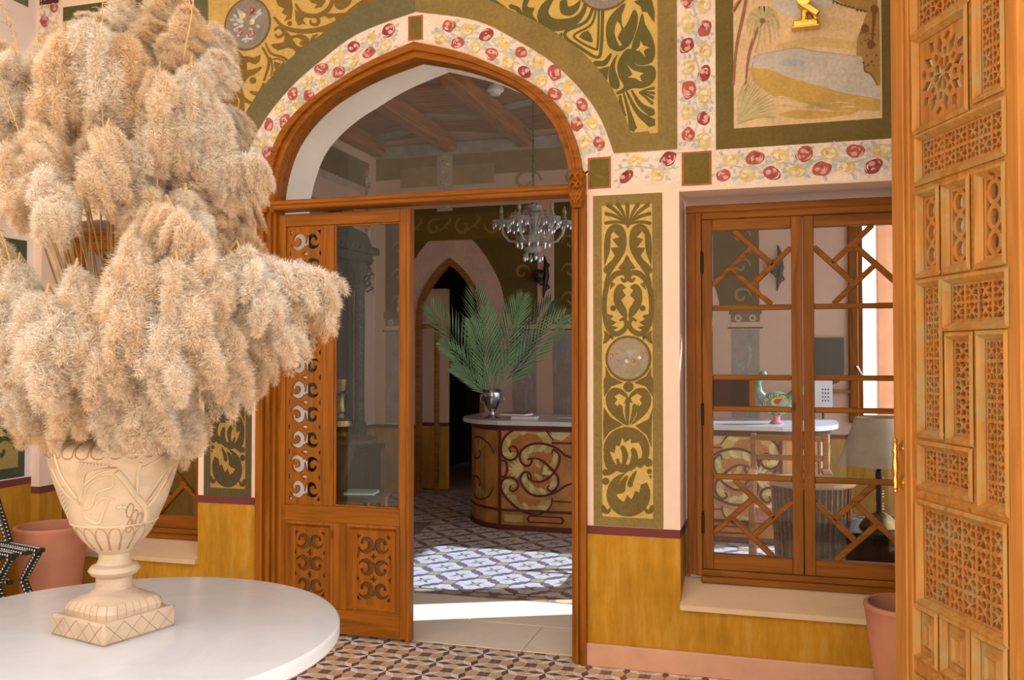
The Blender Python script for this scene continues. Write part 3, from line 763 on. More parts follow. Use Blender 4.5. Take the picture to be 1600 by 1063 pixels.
# oasis landscapes in olive frames
def landscape(side):
    def src(p):
        x, z = W(1130 + p[0] / 4.833, p[1] / 4.833)
        return (x, z) if side > 0 else (mirror_x(x) - .06, z)
    mx = (lambda x: x) if side > 0 else (lambda x: mirror_x(x) - .06)
    P = Paint(on_wall, src)
    def rr(x0, x1, z0, z1, c, l):
        a, b = sorted((mx(x0), mx(x1))); P.rect(max(a, XL + .2) if side < 0 else a, b, z0, z1, c, l)
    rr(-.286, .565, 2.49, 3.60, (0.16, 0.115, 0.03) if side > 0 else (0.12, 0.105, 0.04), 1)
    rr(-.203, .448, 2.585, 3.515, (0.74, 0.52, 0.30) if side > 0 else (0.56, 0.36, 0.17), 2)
    sky, dune, lake, och, ochL = (0.62, 0.55, 0.48), (0.70, 0.50, 0.24), (0.56, 0.50, 0.44), (0.58, 0.37, 0.10), (0.66, 0.46, 0.18)
    if side > 0:
        P.poly([(400, -600), (1100, -600), (1100, -40), (800, 40), (600, 130), (430, 100), (370, 0)], sky, 3, 2)
        P.poly([(420, 330), (700, 280), (1010, 320), (1000, 380), (700, 350), (420, 370)], ochL, 3, 2)
        P.poly([(650, 170), (900, 150), (1020, 190), (880, 230), (700, 220)], dune, 3, 2)
        P.poly([(205, 432), (300, 395), (540, 365), (700, 392), (1000, 425), (1060, 440), (1078, 540), (1120, 560), (1172, 640), (1184, 748), (900, 702), (480, 582), (330, 512), (200, 512)], lake, 3, 1)
        P.poly([(420, 470), (520, 440), (620, 470), (560, 500), (440, 495)], (0.46, 0.46, 0.47), 4, 3)
        P.stroke([(230, 428), (540, 364), (700, 390), (1000, 425)], [3, 7, 4], (0.42, 0.36, 0.26), 4)
        P.poly([(190, 515), (340, 520), (480, 582), (900, 700), (1185, 752), (1185, 835), (900, 860), (620, 780), (380, 730), (230, 620)], och, 3, 1)
        P.poly([(420, 868), (560, 830), (760, 845), (1000, 850), (880, 880), (600, 900)], och, 3, 2)
        for k in range(9): 
            x0, z0 = rnd.uniform(350, 1000), rnd.uniform(730, 880)
            P.stroke([(x0, z0), (x0 + 80, z0 - 8), (x0 + 180, z0 + 5)], [3, 10, 3], ochL if k % 2 else (0.74, 0.56, 0.36), 4)
        for k in range(12): x0 = 640 + k * 16; P.stroke([(x0, 830), (x0 + rnd.uniform(-16, 16), 770)], [5, 3], (0.42, 0.34, 0.16), 5, 2)
        fr = [(0.50, 0.40, 0.15), (0.58, 0.47, 0.24), (0.50, 0.46, 0.32)]
        trunk = (0.33, 0.15, 0.10)
        P.stroke([(195, -120), (150, 120), (100, 360), (78, 640)], [22, 26, 22, 18], trunk, 5)
        P.stroke([(300, 160), (240, 270), (190, 440), (165, 690)], [22, 24, 22, 12], trunk, 5)
        for k in range(40): q = rnd.random(); P.stroke([(292 - 120 * q + 4, 175 + 500 * q), (302 - 120 * q, 160 + 500 * q)], [7, 3], (0.52, 0.32, 0.22), 6, 1)
        for k in range(17):
            a = k / 17 * 6.28; P.stroke([(300, 160), (300 + 90 * math.cos(a), 150 + 70 * math.sin(a) - 30), (300 + 125 * math.cos(a), 175 + 120 * math.sin(a) + 50)], [10, 16, 4], fr[k % 3], 6)
        P.disc((298, 160), 22, (0.30, 0.12, 0.08), 7, 9)
        for k in range(13):
            a = k / 13 * 6.28; P.stroke([(205, -130), (205 + 130 * math.cos(a), -160 + 60 * math.sin(a)), (205 + 190 * math.cos(a), -90 + 120 * math.sin(a))], [12, 18, 4], fr[k % 3], 6)
        for k in range(15): a = -0.1 - k * .1; P.stroke([(110, 930), (110 + 150 * math.cos(a), 900 + 170 * math.sin(a)), (110 + 300 * math.cos(a * .9), 920 + 330 * math.sin(a))], [12, 20, 3], fr[k % 3], 6)
        cur, curd = (0.40, 0.23, 0.07), (0.22, 0.085, 0.03)
        P.poly([(810, -20), (900, 30), (1000, 60), (1090, 85), (1160, 60), (1172, -300), (800, -300)], cur, 6, 1)
        P.poly([(1090, 80), (1060, 160), (1010, 300), (1005, 420), (1050, 430), (1065, 540), (1110, 560), (1168, 650), (1184, 640), (1175, 60), (1130, 55)], cur, 6, 1)
        P.stroke([(1062, 470), (1068, 540), (1115, 562), (1165, 648)], [6, 10, 10, 8], curd, 7); P.stroke([(1140, 60), (1135, 180), (1125, 310)], [30, 26, 12], curd, 7)
        P.stroke([(820, 0), (900, 40), (1000, 68), (1090, 88)], [9, 9], curd, 7)
        for k in range(9): P.disc((830 + k * 30, 22 + k * 8 if k < 6 else 58 + k * 4), 9, curd, 8, 8)
        for q in ((1070, 220), (1115, 340), (1140, 75)): P.disc(q, 30, curd, 8, 10, 1.2)
        for k in range(26): P.disc((rnd.uniform(1025, 1160), rnd.uniform(150, 520)), rnd.uniform(5, 10), curd, 7, 6)
        P.stroke([(75, 90), (100, 40), (130, 0), (140, -40)], [26, 24, 20, 14], cur, 7)
        for k in range(6): P.disc((85 + k * 9, 80 - k * 14), 8, curd, 8, 7)
    else:
        P.src = lambda p: p
        x0, x1 = sorted((mx(-.203), mx(.448)))
        x0 = max(x0, XL + .28)
        n = 5
        P.rect(x0, x1, 3.44, 3.515, (0.46, 0.29, 0.12), 3)
        for k in range(n):
            a = x0 + (x1 - x0) * k / n; b = x0 + (x1 - x0) * (k + 1) / n; m_ = (a + b) / 2
            P.stroke([(a, 3.47), (a + .02, 3.42), (m_, 3.39), (b - .02, 3.42), (b, 3.47)], [.006, .008, .006], (0.30, 0.08, 0.06), 5)
            P.stroke([(a, 3.48), (a + .004, 3.40), (a, 3.33)], [.012, .022, .006], (0.33, 0.09, 0.06), 5)
    P.done('landscape_mural', wall_front)
landscape(1); landscape(-1)

# murals on the left side wall
P = Paint(lambda y, z, l: (XL + l, y, z))
P.rect(-1.5, -.06, 3.60, 4.1, (0.17, 0.17, 0.10), 1)
P.rect(-.62, -.05, .80, 2.2, (0.075, 0.085, 0.05), 1); P.rect(-.57, -.10, .86, 2.1, (0.40, 0.30, 0.10), 2)
for k in range(4):
    z = .97 + k * .3
    for s in (-1, 1):
        cx_ = -.335 + s * .12
        pts = [(cx_ + s * (.085 - .0075 * i) * math.cos(i * .62) , z + (.085 - .0075 * i) * math.sin(i * .62)) for i in range(11)]
        P.stroke(pts, [.012, .035, .03, .02], (0.085, 0.085, 0.035), 3, 3)
        for i in range(4): P.stroke([(cx_ + s * .03, z + .1), (cx_ - s * (.02 + .022 * i), z + .17), (cx_ - s * (.01 + .03 * i), z + .2)], [.01, .024, .012], (0.085, 0.085, 0.035), 3, 3)
    P.poly([(-.335, z + .05), (-.30, z + .12), (-.335, z + .2), (-.37, z + .12)], (0.085, 0.085, 0.035), 3, 2)
P.done('scroll_mural', wall_left)

# ================================================================== DOOR_1: arched frame with transom and fanlight
door1 = thing('door_1', 'orange brown pointed arch door frame with transom and glazed fanlight', 'door frame', (CX, .03, 0), kind='structure')
N = 22
full_o, full_i = arch(P_OUT, N), arch(P_IN, N)
midp = [a.lerp(b, .5) for a, b in zip(full_o, full_i)]
mb = MB(); band(mb, full_o, midp, -.028, .10); band(mb, midp, full_i, -.008, .11)
band(mb, [a.lerp(b, .44) for a, b in zip(full_o, full_i)], [a.lerp(b, .56) for a, b in zip(full_o, full_i)], -.034, .0)
mb.obj('arch_frame', M['door_h'], door1)
for s in (-1, 1):
    mb = MB()
    for a, b, y0 in ((.833, .852, .012), (.852, .872, -.014), (.872, .886, -.006), (.886, .915 if s > 0 else .93, -.03)):
        xs = sorted((CX + s * a, CX + s * b)); mb.box((xs[0], y0, 0), (xs[1], .11, 2.31), bev=.003)
    mb.obj('jamb', M['door_v'], door1)
mb = MB(); mb.box((CX - .835, -.03, 2.312), (CX + .835, .10, 2.362), bev=.006); mb.box((CX - .835, -.042, 2.334), (CX + .835, .0, 2.356), bev=.005)
mb.obj('transom', M['door_h'], door1)
# carved corbel on the right jamb
mb = MB()
cx_, cz_ = CX + .872, 2.335
for k, (w, z0, z1, y) in enumerate(((.042, 2.27, 2.41, -.045), (.032, 2.24, 2.43, -.05))): mb.box((cx_ - w, y, z0), (cx_ + w, 0, z1), bev=.008)
for z, r in ((2.385, .03), (2.345, .026), (2.30, .022), (2.265, .018)):
    for s in (-1, 1):
        pts = [(cx_ + s * (.012 + r * (1 - i / 11) * math.cos(i * .6) * .7), -.058 - .002 * i, z + r * (1 - i / 11) * math.sin(i * .6)) for i in range(10)]
        mb.tube(pts, [.009 - .0005 * i for i in range(10)], 5)
for k in range(5): mb.tube([(cx_, -.055, 2.25), (cx_ + (k - 2) * .012, -.066, 2.30), (cx_ + (k - 2) * .018, -.056, 2.335)], [.004, .009, .003], 5)
mb.obj('corbel', M['door_v'], door1, smooth=True)
mb = MB(); fi = [p for p in full_i if p.y > 2.355]
mb.plate([(p.x, p.y) for p in fi][::-1], [], lambda x, z, d: (x, .055 + d, z), .006)
mb.obj('pane', M['glass'], door1)

# ------------------------------------------------------------------ fretwork hole shapes
def ribbon2(P, ww, k=4):
    P = smooth_open(P, k); n = len(P); L, Rr = [], []
    for i, p in enumerate(P):
        t = (P[min(i + 1, n - 1)] - P[max(i - 1, 0)]).normalized(); nn = Vector((-t.y, t.x))
        q = i / (n - 1) * (len(ww) - 1); a = int(min(q, len(ww) - 2)); f = q - a
        h = (ww[a] * (1 - f) + ww[a + 1] * f) / 2
        L.append(p + nn * h); Rr.append(p - nn * h)
    return [(p.x, p.y) for p in L + Rr[::-1]]
def curl_hole(cx, cz, r, sx, sz):
    P = [(cx + sx * (q * math.cos(a)), cz + sz * (q * math.sin(a))) for a, q in ((2.75, r * 1.0), (2.1, r * .98), (1.3, r * .95), (.5, r * .95), (-.4, r * .95), (-1.2, r * .9), (-2.0, r * .72), (-2.9, r * .42))]
    L = ribbon2(P, [.08 * r, .35 * r, .66 * r, .84 * r, .84 * r, .66 * r, .42 * r, .5 * r], 3)
    return L
def vee_hole(cx, cz, w, h, s):
    return [(cx + x * w, cz + s * z * h) for x, z in ((-1, .9), (-.72, 1), (-.5, .8), (0, -.35), (.5, .8), (.72, 1), (1, .9), (.85, .3), (.2, -.9), (0, -1), (-.2, -.9), (-.85, .3))]
def star_hole(cx, cz, r):
    return [(cx + q * r * math.cos(a), cz + q * r * math.sin(a)) for a, q in [(i * math.pi / 4, 1.0 if i % 2 == 0 else .42) for i in range(8)]]
def fret_holes(x0, x1, z0, z1, rows, edge=True):
    w, h = x1 - x0, z1 - z0; st = h / rows; cx = (x0 + x1) / 2; H = []
    r = min(st * .40, w * .185)
    for i in range(rows):
        z = z0 + (i + .5) * st; up = 1 if i % 2 == 0 else -1
        H.append(curl_hole(x0 + w * .25, z, r, 1, -up)); H.append(curl_hole(x1 - w * .25, z, r * .92, -1, -up))
        H.append(vee_hole(cx, z, w * .085, st * .26, up))
        if i < rows - 1:
            zz = z0 + (i + 1) * st
            H.append(star_hole(cx, zz, min(st * .2, w * .1)))
            for s, xe in ((1, x0), (-1, x1)): H.append([(xe + s * w * .035, zz + st * .13), (xe + s * w * .035, zz - st * .13), (xe + s * w * .1, zz)])
    for xe, s in ((x0, 1), (x1, -1)):
        for ze, t in ((z0, 1), (z1, -1)):
            H.append([(xe + s * w * .04, ze + t * st * .06), (xe + s * w * .16, ze + t * st * .06), (xe + s * w * .06, ze + t * st * .26)])
    return H

# ================================================================== DOOR_2: the sliding leaf
door2 = thing('door_2', 'sliding wooden door leaf with pierced scroll panel, glass and two carved lower panels', 'door', (-2.27, .07, 0), kind='structure')
Y0, Y1 = .04, .085
LX0, LX1, LZ0, LZ1 = -2.70, -1.866, .02, 2.295
def lbox(name, x0, x1, z0, z1, m, y0=Y0, y1=Y1, bev=.003):
    mb = MB(); mb.box((x0, y0, z0), (x1, y1, z1), bev=bev); return mb.obj(name, M[m], door2)
lbox('stile', LX0, -2.612, LZ0, LZ1, 'door_v'); lbox('stile', -2.384, -2.318, .70, 2.225, 'door_v'); lbox('stile', -1.928, LX1 - .022, LZ0, LZ1, 'door_v')
lbox('edge_strip', LX1 - .021, LX1, LZ0 - .01, LZ1, 'door_v', Y0 - .014, Y1 + .004)
lbox('rail', -2.612, -1.928, 2.226, LZ1, 'door_h'); lbox('rail', -2.612, -1.928, .612, .70, 'door_h'); lbox('rail', -2.612, -1.928, LZ0, .150, 'door_h')
lbox('stile', -2.316, -2.238, .15, .612, 'door_v')
mb = MB(); fx = (-2.612, -2.384, .70, 2.226)
mb.plate(rect2(*fx), fret_holes(-2.602, -2.394, .715, 2.211, 11), lambda x, z, d: (x, Y0 + .012 + d, z), .016)
mb.obj('fret_panel', M['door_v'], door2)
mb = MB(); mb.box((-2.318, .058, .70), (-1.928, .063, 2.226)); mb.obj('pane', M['glass'], door2)
mb = MB()
for x0, x1, z0, z1 in ((-2.318, -2.308, .70, 2.226), (-1.938, -1.928, .70, 2.226), (-2.308, -1.938, .70, .71), (-2.308, -1.938, 2.216, 2.226)): mb.box((x0, .047, z0), (x1, .058, z1), bev=.003)
mb.obj('glazing_bead', M['door_v'], door2)
def ring_mould(mb, x0, x1, z0, z1, w, yo, yi, to3=None, mi=0):
    """sloping frame round a rectangle: yo = depth at the outer edge, yi = at the inner edge"""
    to3 = to3 or (lambda x, y, z: (x, y, z))
    o = [(x0, z0), (x1, z0), (x1, z1), (x0, z1)]; i = [(x0 + w, z0 + w), (x1 - w, z0 + w), (x1 - w, z1 - w), (x0 + w, z1 - w)]
    m_ = [((a[0] * .55 + b[0] * .45), (a[1] * .55 + b[1] * .45)) for a, b in zip(o, i)]
    ym = min(yo, yi) - .006 if yo <= yi else yo
    vs = [to3(p[0], yo, p[1]) for p in o] + [to3(p[0], ym, p[1]) for p in m_] + [to3(p[0], yi, p[1]) for p in i]
    fs = []
    for r_ in (0, 4):
        for k in range(4): fs.append((r_ + k, r_ + (k + 1) % 4, r_ + 4 + (k + 1) % 4, r_ + 4 + k))
    mb.add(vs, fs, mi)
for x0, x1 in ((-2.612, -2.316), (-2.238, -1.928)):
    mb = MB(); z0, z1 = .15, .612
    mb.box((x0, Y0 + .030, z0), (x1, Y0 + .036, z1), mi=1)
    mb.plate(rect2(x0 + .03, x1 - .03, z0 + .03, z1 - .03), fret_holes(x0 + .05, x1 - .05, z0 + .05, z1 - .05, 3), lambda x, z, d: (x, Y0 + .016 + d, z), .0145)
    ring_mould(mb, x0, x1, z0, z1, .032, Y0 + .001, Y0 + .016)
    mb.obj('carved_panel', [M['door_v'], M['fret_back']], door2)

# ================================================================== WINDOW_1 and WINDOW_2
def window(name, label, x0, x1, z0, z1, fz=.435):
    """pair of glazed casements in a frame set back in the wall"""
    wn = thing(name, label, 'window', ((x0 + x1) / 2, .2, fz), kind='structure')
    yf = .17
    def part(nm, boxes, m, par=wn, bev=.004):
        mb = MB()
        for b in boxes: mb.box(*b, bev=bev)
        return mb.obj(nm, M[m], par)
    a0, a1, t = x0 + .015, x1 - .015, z1 - .045
    for s in (0, 1):
        xa, xb = (a0, a0 + .075) if s == 0 else (a1 - .075, a1)
        part('frame_post', [((xa, yf, fz), (xb, yf + .09, t)), ((xa + (.045 if s == 0 else 0), yf - .012, fz), (xb - (0 if s == 0 else .045), yf, t - .036))], 'win_v')
    part('frame_head', [((a0 + .075, yf, t - .07), (a1 - .075, yf + .09, t)), ((a0, yf - .012, t - .035), (a1, yf, t))], 'win_h')
    part('frame_sill', [((a0 + .07, yf - .012, fz), (a1 - .07, yf + .09, fz + .03)), ((a0 + .07, yf - .03, fz - .03), (a1 - .0, yf + .09, fz))], 'win_h')
    xm = (x0 + x1) / 2 + .005
    cz0, cz1 = fz + .032, t - .072
    yb, yc = yf - .004, yf + .045
    for s in (0, 1):
        c0, c1 = (a0 + .077, xm - .002) if s == 0 else (xm + .002, a1 - .077)
        cs = bpy.data.objects.new('casement', None); COL.objects.link(cs); cs.location = ((c0 if s == 0 else c1), yf, cz0); cs.empty_display_size = .05
        adopt(cs, wn)
        g0, g1 = c0 + .05, c1 - .05
        for xa, xb in ((c0, g0), (g1, c1)): part('stile', [((xa, yb, cz0), (xb, yc, cz1))], 'win_v', cs, .003)
        H = cz1 - cz0
        part('rail', [((g0, yb, cz1 - .055), (g1, yc, cz1))], 'win_h', cs, .003)
        part('rail', [((g0, yb, cz0), (g1, yc, cz0 + .075))], 'win_h', cs, .003)
        zs = [cz0 + .075]
        zt = cz1 - .055; Hg = zt - zs[0]
        marks = [.237, .440, .553, .760]                     # heights of the level bars, from the glass's foot
        lv = [zs[0] + Hg * q for q in (.238, .448, .545, .760)]
        if s == 1: lv[0] -= 0.0
        bw, ba, bb = .013, yb + .006, yc - .008
        lvl = []
        for z in lv: lvl.append(((g0, ba, z - bw), (g1, bb, z + bw)))
        for b in lvl: part('glazing_bar', [b], 'win_h', cs, .004)
        zc = (lv[1] + lv[2]) / 2; xc = (g0 + g1) / 2
        part('glazing_bar', [((xc - bw, ba, lv[1] + bw), (xc + bw, bb, lv[2] - bw))], 'win_v', cs, .003)
        def pane(poly, m='glass'):
            mb = MB(); mb.plate(poly, [], lambda x, z, d: (x, yf + .018 + d, z), .004); o = mb.obj('pane', M[m], cs)
            if m != 'glass': o['label'] = 'dark red glass pane'
        pane(rect2(g0, g1, lv[2] + bw, lv[3] - bw)); pane(rect2(g0, g1, lv[0] + bw, lv[1] - bw))
        pane(rect2(g0, xc - bw, lv[1] + bw, lv[2] - bw), 'redglass' if s == 0 and name == 'window_1' else 'glass'); pane(rect2(xc + bw, g1, lv[1] + bw, lv[2] - bw))
        for za, zb in ((lv[3] + bw, zt), (zs[0], lv[0] - bw)):
            w, h = g1 - g0, zb - za; n_ = .25
            f = (lambda u: g0 + u * w) if s == 0 else (lambda u: g1 - u * w)
            g = lambda v: za + v * h
            Np, Ep, Sp, Wp = (.50, .755), (.775, .52), (.50, .255), (.24, .49)
            aT, bR, cB, dL = (.27, 1.0), (1.0, .745), (.755, 0), (0, .27)
            for A, B in ((aT, Ep), (bR, Sp), (cB, Wp), (dL, Np)):
                p, q = Vector((f(A[0]), 0, g(A[1]))), Vector((f(B[0]), 0, g(B[1])))
                L = (q - p).length; ang = math.atan2(q.z - p.z, q.x - p.x)
                mt = Matrix.Translation((p.x, 0, p.z)) @ Matrix.Rotation(-ang, 4, 'Y')
                mb = MB(); mb.box((0, ba, -.013), (L, bb, .013), mat=mt, bev=.004); mb.obj('glazing_bar', M['win_h'], cs)
            G = lambda L: [(f(u), g(v)) for u, v in L] if s == 0 else [(f(u), g(v)) for u, v in L][::-1]
            for poly in ([(0, 1), (0, .27), (.24, .49), (.5, .755), (.27, 1)], [(.27, 1), (.5, .755), (.775, .52), (1, .745), (1, 1)], [(1, .745), (.775, .52), (.5, .255), (.755, 0), (1, 0)], [(.755, 0), (.5, .255), (.24, .49), (0, .27), (0, 0)], [(.5, .755), (.24, .49), (.5, .255), (.775, .52)]):
                pane(G(poly))
        for z in (cz0 + .22, cz0 + .75, cz1 - .22):
            xh = c0 if s == 0 else c1
            mb = MB(); mb.lathe([(.008, -.045), (.008, .045)], (xh, yb - .006, z), 8); mb.lathe([(.004, .045), (.009, .055), (.002, .066)], (xh, yb - .006, z), 8)
            mb.obj('hinge', M['bronze'], cs)
    return wn
window('window_1', 'wooden casement window with diagonal lattice bars right of the arched door', WIN_R[0], WIN_R[1], WIN_R[2], WIN_R[3])
window('window_2', 'wooden lattice casement window left of the arched door, behind the urn', WIN_L[0], WIN_L[1], WIN_L[2], WIN_L[3], .47)
for nm, wv, lab in (('trim_3', WIN_R, 'sloping pale stone sill below the right lattice window'), ('trim_4', WIN_L, 'sloping pale stone sill below the left lattice window')):
    mb = MB(); x0, x1, z0, _ = wv
    vs = [(x0, -.025, z0 - .022), (x1, -.025, z0 - .022), (x1, .20, z0 - .022), (x0, .20, z0 - .022), (x0, -.025, z0 + .003), (x1, -.025, z0 + .003), (x1, .20, z0 + .088), (x0, .20, z0 + .088)]
    mb.add(vs, [(0, 3, 2, 1), (4, 5, 6, 7), (0, 1, 5, 4), (1, 2, 6, 5), (2, 3, 7, 6), (3, 0, 4, 7)])
    mb.obj(nm, M['sill'], None, label=lab, cat='window sill', kind='structure')

# ================================================================== DOOR_3: the carved open door at the right
DA = math.atan2(-.618, .254)
door3 = thing('door_3', 'tall carved door leaf standing open at right, with pierced lattice panels', 'door', (.372, -1.004, 0), kind='structure', rotz=DA)
DW, DT, DH = .668, .05, 3.9
# local frame: x from the free edge to the hinge, y out of the seen face is negative
DM = Matrix.Translation((.372, -1.004, 0)) @ Matrix.Rotation(DA, 4, 'Z')
def d3(mb, name, m, smooth=False, par=None):
    me = mb.mesh(name, m, smooth); o = bpy.data.objects.new(name, me); COL.objects.link(o); o.parent = par or door3; return o
# which side faces the camera?
_s = (DM.inverted() @ CAMP).y
FS = -1 if _s < 0 else 1
PANELS = dict(top_l=(.155, .43, 2.585, 2.90), top_r=(.49, .59, 2.275, 2.90), sq=(.162, .42, 2.262, 2.535), h2=(.174, .593, 2.09, 2.208), A=(.178, .264, 1.787, 2.022), B=(.325, .422, 1.787, 2.022), C=(.492, .587, 1.787, 2.025),
              tall=(.177, .276, 1.270, 1.730), h4=(.326, .596, 1.610, 1.728), mid=(.336, .430, 1.264, 1.553), rt=(.493, .590, 1.083, 1.554), h6=(.174, .423, 1.10, 1.208), big=(.161, .577, .722, 1.015),
              p1=(.142, .236, .540, .670), p2=(.294, .402, .540, .677), p3=(.457, .574, .540, .673), x1=(.155, .59, 2.97, 3.3), b1=(.14, .574, .12, .44))
F3 = lambda x, z, d: (x, FS * (-d), z)
mb = MB(); gap = .020
holes = [rect2(a - gap, b + gap, c - gap, d_ + gap) for a, b, c, d_ in PANELS.values()]
mb.plate(rect2(.125, .602, .0, DH), holes, lambda x, z, d: (x, FS * (-.004 - d), z), .040)
d3(mb, 'rails', M['old_h'])
for nm, x0, x1, y in (('stile', .0, .085, 0), ('stile', .602, .668, 0)):
    mb = MB(); ys = sorted((FS * .0, FS * -.05)); mb.box((x0, ys[0], 0), (x1, ys[1], DH), bev=.004); d3(mb, nm, M['old_v'])
mb = MB()
for x0, x1, y0 in ((.085, .098, .012), (.098, .112, .003), (.112, .126, .008)):
    ys = sorted((FS * y0, FS * -.045)); mb.box((x0, ys[0], 0), (x1, ys[1], DH), bev=.003)
d3(mb, 'stile_moulding', M['old_v'])
for k, (a, b, c, d_) in PANELS.items():
    mb = MB(); ring_mould(mb, a - .026, b + .026, c - .026, d_ + .026, .026, -.002, .012, lambda x, y, z: (x, FS * -y, z)); d3(mb, 'moulding', M['old_mould'])
def rosette_holes(x0, x1, z0, z1, cell, jit=0.0):
    """pierced star lattice: kites round every centre and small lozenges between"""
    nx, nz = max(1, round((x1 - x0) / cell)), max(1, round((z1 - z0) / cell)); sx, sz = (x1 - x0) / nx, (z1 - z0) / nz; H = []
    for i in range(nx):
        for j in range(nz):
            cx, cz = x0 + (i + .5) * sx, z0 + (j + .5) * sz
            for k in range(4):
                a = k * math.pi / 2; ca, sa = math.cos(a), math.sin(a)
                pts = [(.09, 0), (.31, -.18), (.46, -.03), (.31, .18)] if (i + j) % 2 == 0 else [(.08, 0), (.38, -.21), (.46, 0), (.38, .21)]
                if (i * 3 + j * 2 + k) % 5 == 0: pts = [(.10, -.10), (.45, -.15), (.40, .17), (.14, .10)]
                q = [(cx + (u * ca - v * sa) * sx, cz + (u * sa + v * ca) * sz) for u, v in pts]; H.append(q)
                b = a + math.pi / 4; cb, sb = math.cos(b), math.sin(b)
                q = [(cx + (u * cb - v * sb) * sx, cz + (u * sb + v * cb) * sz) for u, v in ((.27, 0), (.44, -.11), (.62, 0), (.44, .11))]; H.append(q)
    return H
def oval_holes(x0, x1, z0, z1, n):
    """two interlaced winding straps: ovals between them and half lenses at the sides"""
    H = []; w = x1 - x0; st = (z1 - z0) / n; cx = (x0 + x1) / 2
    for i in range(n):
        z = z0 + (i + .5) * st
        H.append([(cx + .25 * w * math.sin(t), z + .33 * st * math.cos(t)) for t in [k * math.pi / 6 for k in range(12)]])
    for i in range(n + 1):
        z = z0 + i * st
        for s in (-1, 1):
            a = max(z0, z - .40 * st); b = min(z1, z + .40 * st)
            mid = [(cx + s * w * .17, z)] if 0 < i < n else ([(cx + s * w * .17, z0)] if i == 0 else [(cx + s * w * .17, z1)])
            H.append([(cx + s * w * .48, a), *([(cx + s * w * .34, z - .16 * st)] if i > 0 else []), *mid, *([(cx + s * w * .34, z + .16 * st)] if i < n else []), (cx + s * w * .48, b)])
    return H
def strap_holes(x0, x1, z0, z1):
    """large interlaced star with long slanting openings"""
    H = []; cx, cz, rx, rz = (x0 + x1) / 2, (z0 + z1) / 2, (x1 - x0) / 2, (z1 - z0) / 2
    T = lambda r, a: (cx + rx * min(1, max(-1, r * math.cos(a))), cz + rz * min(1, max(-1, r * math.sin(a))))
    for k in range(8):
        a = k * math.pi / 4 + .2
        H.append([T(.09, a - .30), T(.09, a + .30), T(.36, a + .29), T(.44, a), T(.36, a - .29)])
        H.append([T(.52, a - .05), T(.76, a - .20), T(1.02, a - .02), T(.74, a + .16)])
        H.append([T(.47, a + .22), T(.66, a + .30), T(.62, a + .52), T(.46, a + .52)])
        H.append([T(.80, a + .34), T(.98, a + .22), T(1.15, a + .40), T(.86, a + .52)])
    return H
for k, (a, b, c, d_) in PANELS.items():
    mb = MB(); out = rect2(a - .006, b + .006, c - .006, d_ + .006); i_ = .010
    if k in ('p1', 'p2', 'p3'):
        mb.box((a - .004, min(FS * -.030, FS * -.014), c - .004), (b + .004, max(FS * -.030, FS * -.014), d_ + .004))
        m_ = .026; vs = [(x, FS * -.014, z) for x, z in rect2(a + m_ - .008, b - m_ + .008, c + m_ - .008, d_ - m_ + .008)] + [(x, FS * -.002, z) for x, z in rect2(a + m_ + .006, b - m_ - .006, c + m_ + .006, d_ - m_ - .006)] + [(x, FS * -.010, z) for x, z in rect2(a + m_ + .013, b - m_ - .013, c + m_ + .013, d_ - m_ - .013)]
        mb.add(vs, [(r_ + i, r_ + (i + 1) % 4, r_ + 4 + (i + 1) % 4, r_ + 4 + i) for r_ in (0, 4) for i in range(4)] + [(8, 9, 10, 11)])
        d3(mb, 'raised_panel', M['old_mould']); continue
    if k == 'b1':
        mb.box((a - .004, min(FS * -.030, FS * -.014), c - .004), (b + .004, max(FS * -.030, FS * -.014), d_ + .004), bev=.004); d3(mb, 'lower_panel', M['old_h']); continue
    if k in ('A', 'B', 'C'): H = oval_holes(a + i_, b - i_, c + i_, d_ - i_, 3)
    elif k in ('sq', 'x1'): H = strap_holes(a + i_, b - i_, c + i_, d_ - i_)
    else: H = rosette_holes(a + .003, b - .003, c + .003, d_ - .003, .060 if k != 'big' else .072)
    mb.plate(out, H, lambda x, z, d: (x, FS * (-.014 - d), z), .015)
    d3(mb, 'lattice_panel', M['old_fret'])
# brass pull handle on the free stile
mb = MB()
prof = [(.004, -.088), (.008, -.084), (.005, -.078), (.009, -.072), (.007, -.062), (.010, -.052), (.008, -.04), (.006, -.03), (.009, -.022), (.011, -.006), (.011, .006), (.009, .022), (.006, .03), (.008, .04), (.010, .052), (.007, .062), (.009, .072), (.005, .078), (.009, .084), (.003, .092)]
mb.lathe(prof, (.088, FS * .042, 1.14), 14)
for z in (1.083, 1.197):
    mb.tube([(.088, FS * .042, z), (.082, FS * .022, z), (.076, 0, z)], [.006, .005, .006], 8)
    mb.lathe([(.024, 0), (.026, .004), (.018, .010), (.010, .013)], n=16, mat=Matrix.Translation((.072, FS * .001, z)) @ Matrix.Rotation(R(-90 * FS), 4, 'X'))
o = d3(mb, 'handle', M['brass'], smooth=True); o['label'] = 'brass pull handle'

# ================================================================== THE VESTIBULE'S THINGS
TC = Vector((-1.765, -2.272, .75))
table = thing('round_table', 'round white marble topped table holding the carved stone urn', 'table', (TC.x, TC.y, 0))
mb = MB(); r_ = .612
mb.lathe([(.02, -.045), (r_ - .008, -.045), (r_, -.037), (r_, -.007), (r_ - .006, -.001), (r_ - .012, 0), (.02, 0)], tuple(TC), 96, cap=True)
mb.obj('tabletop', M['marble'], table, smooth=30)
mb = MB(); mb.lathe([(.24, 0), (.25, .03), (.22, .06), (.10, .10), (.075, .2), (.10, .34), (.085, .5), (.13, .64), (.2, .69), (.2, .704)], (TC.x, TC.y, 0), 32)
mb.obj('pedestal', M['alabaster'], table, smooth=True)

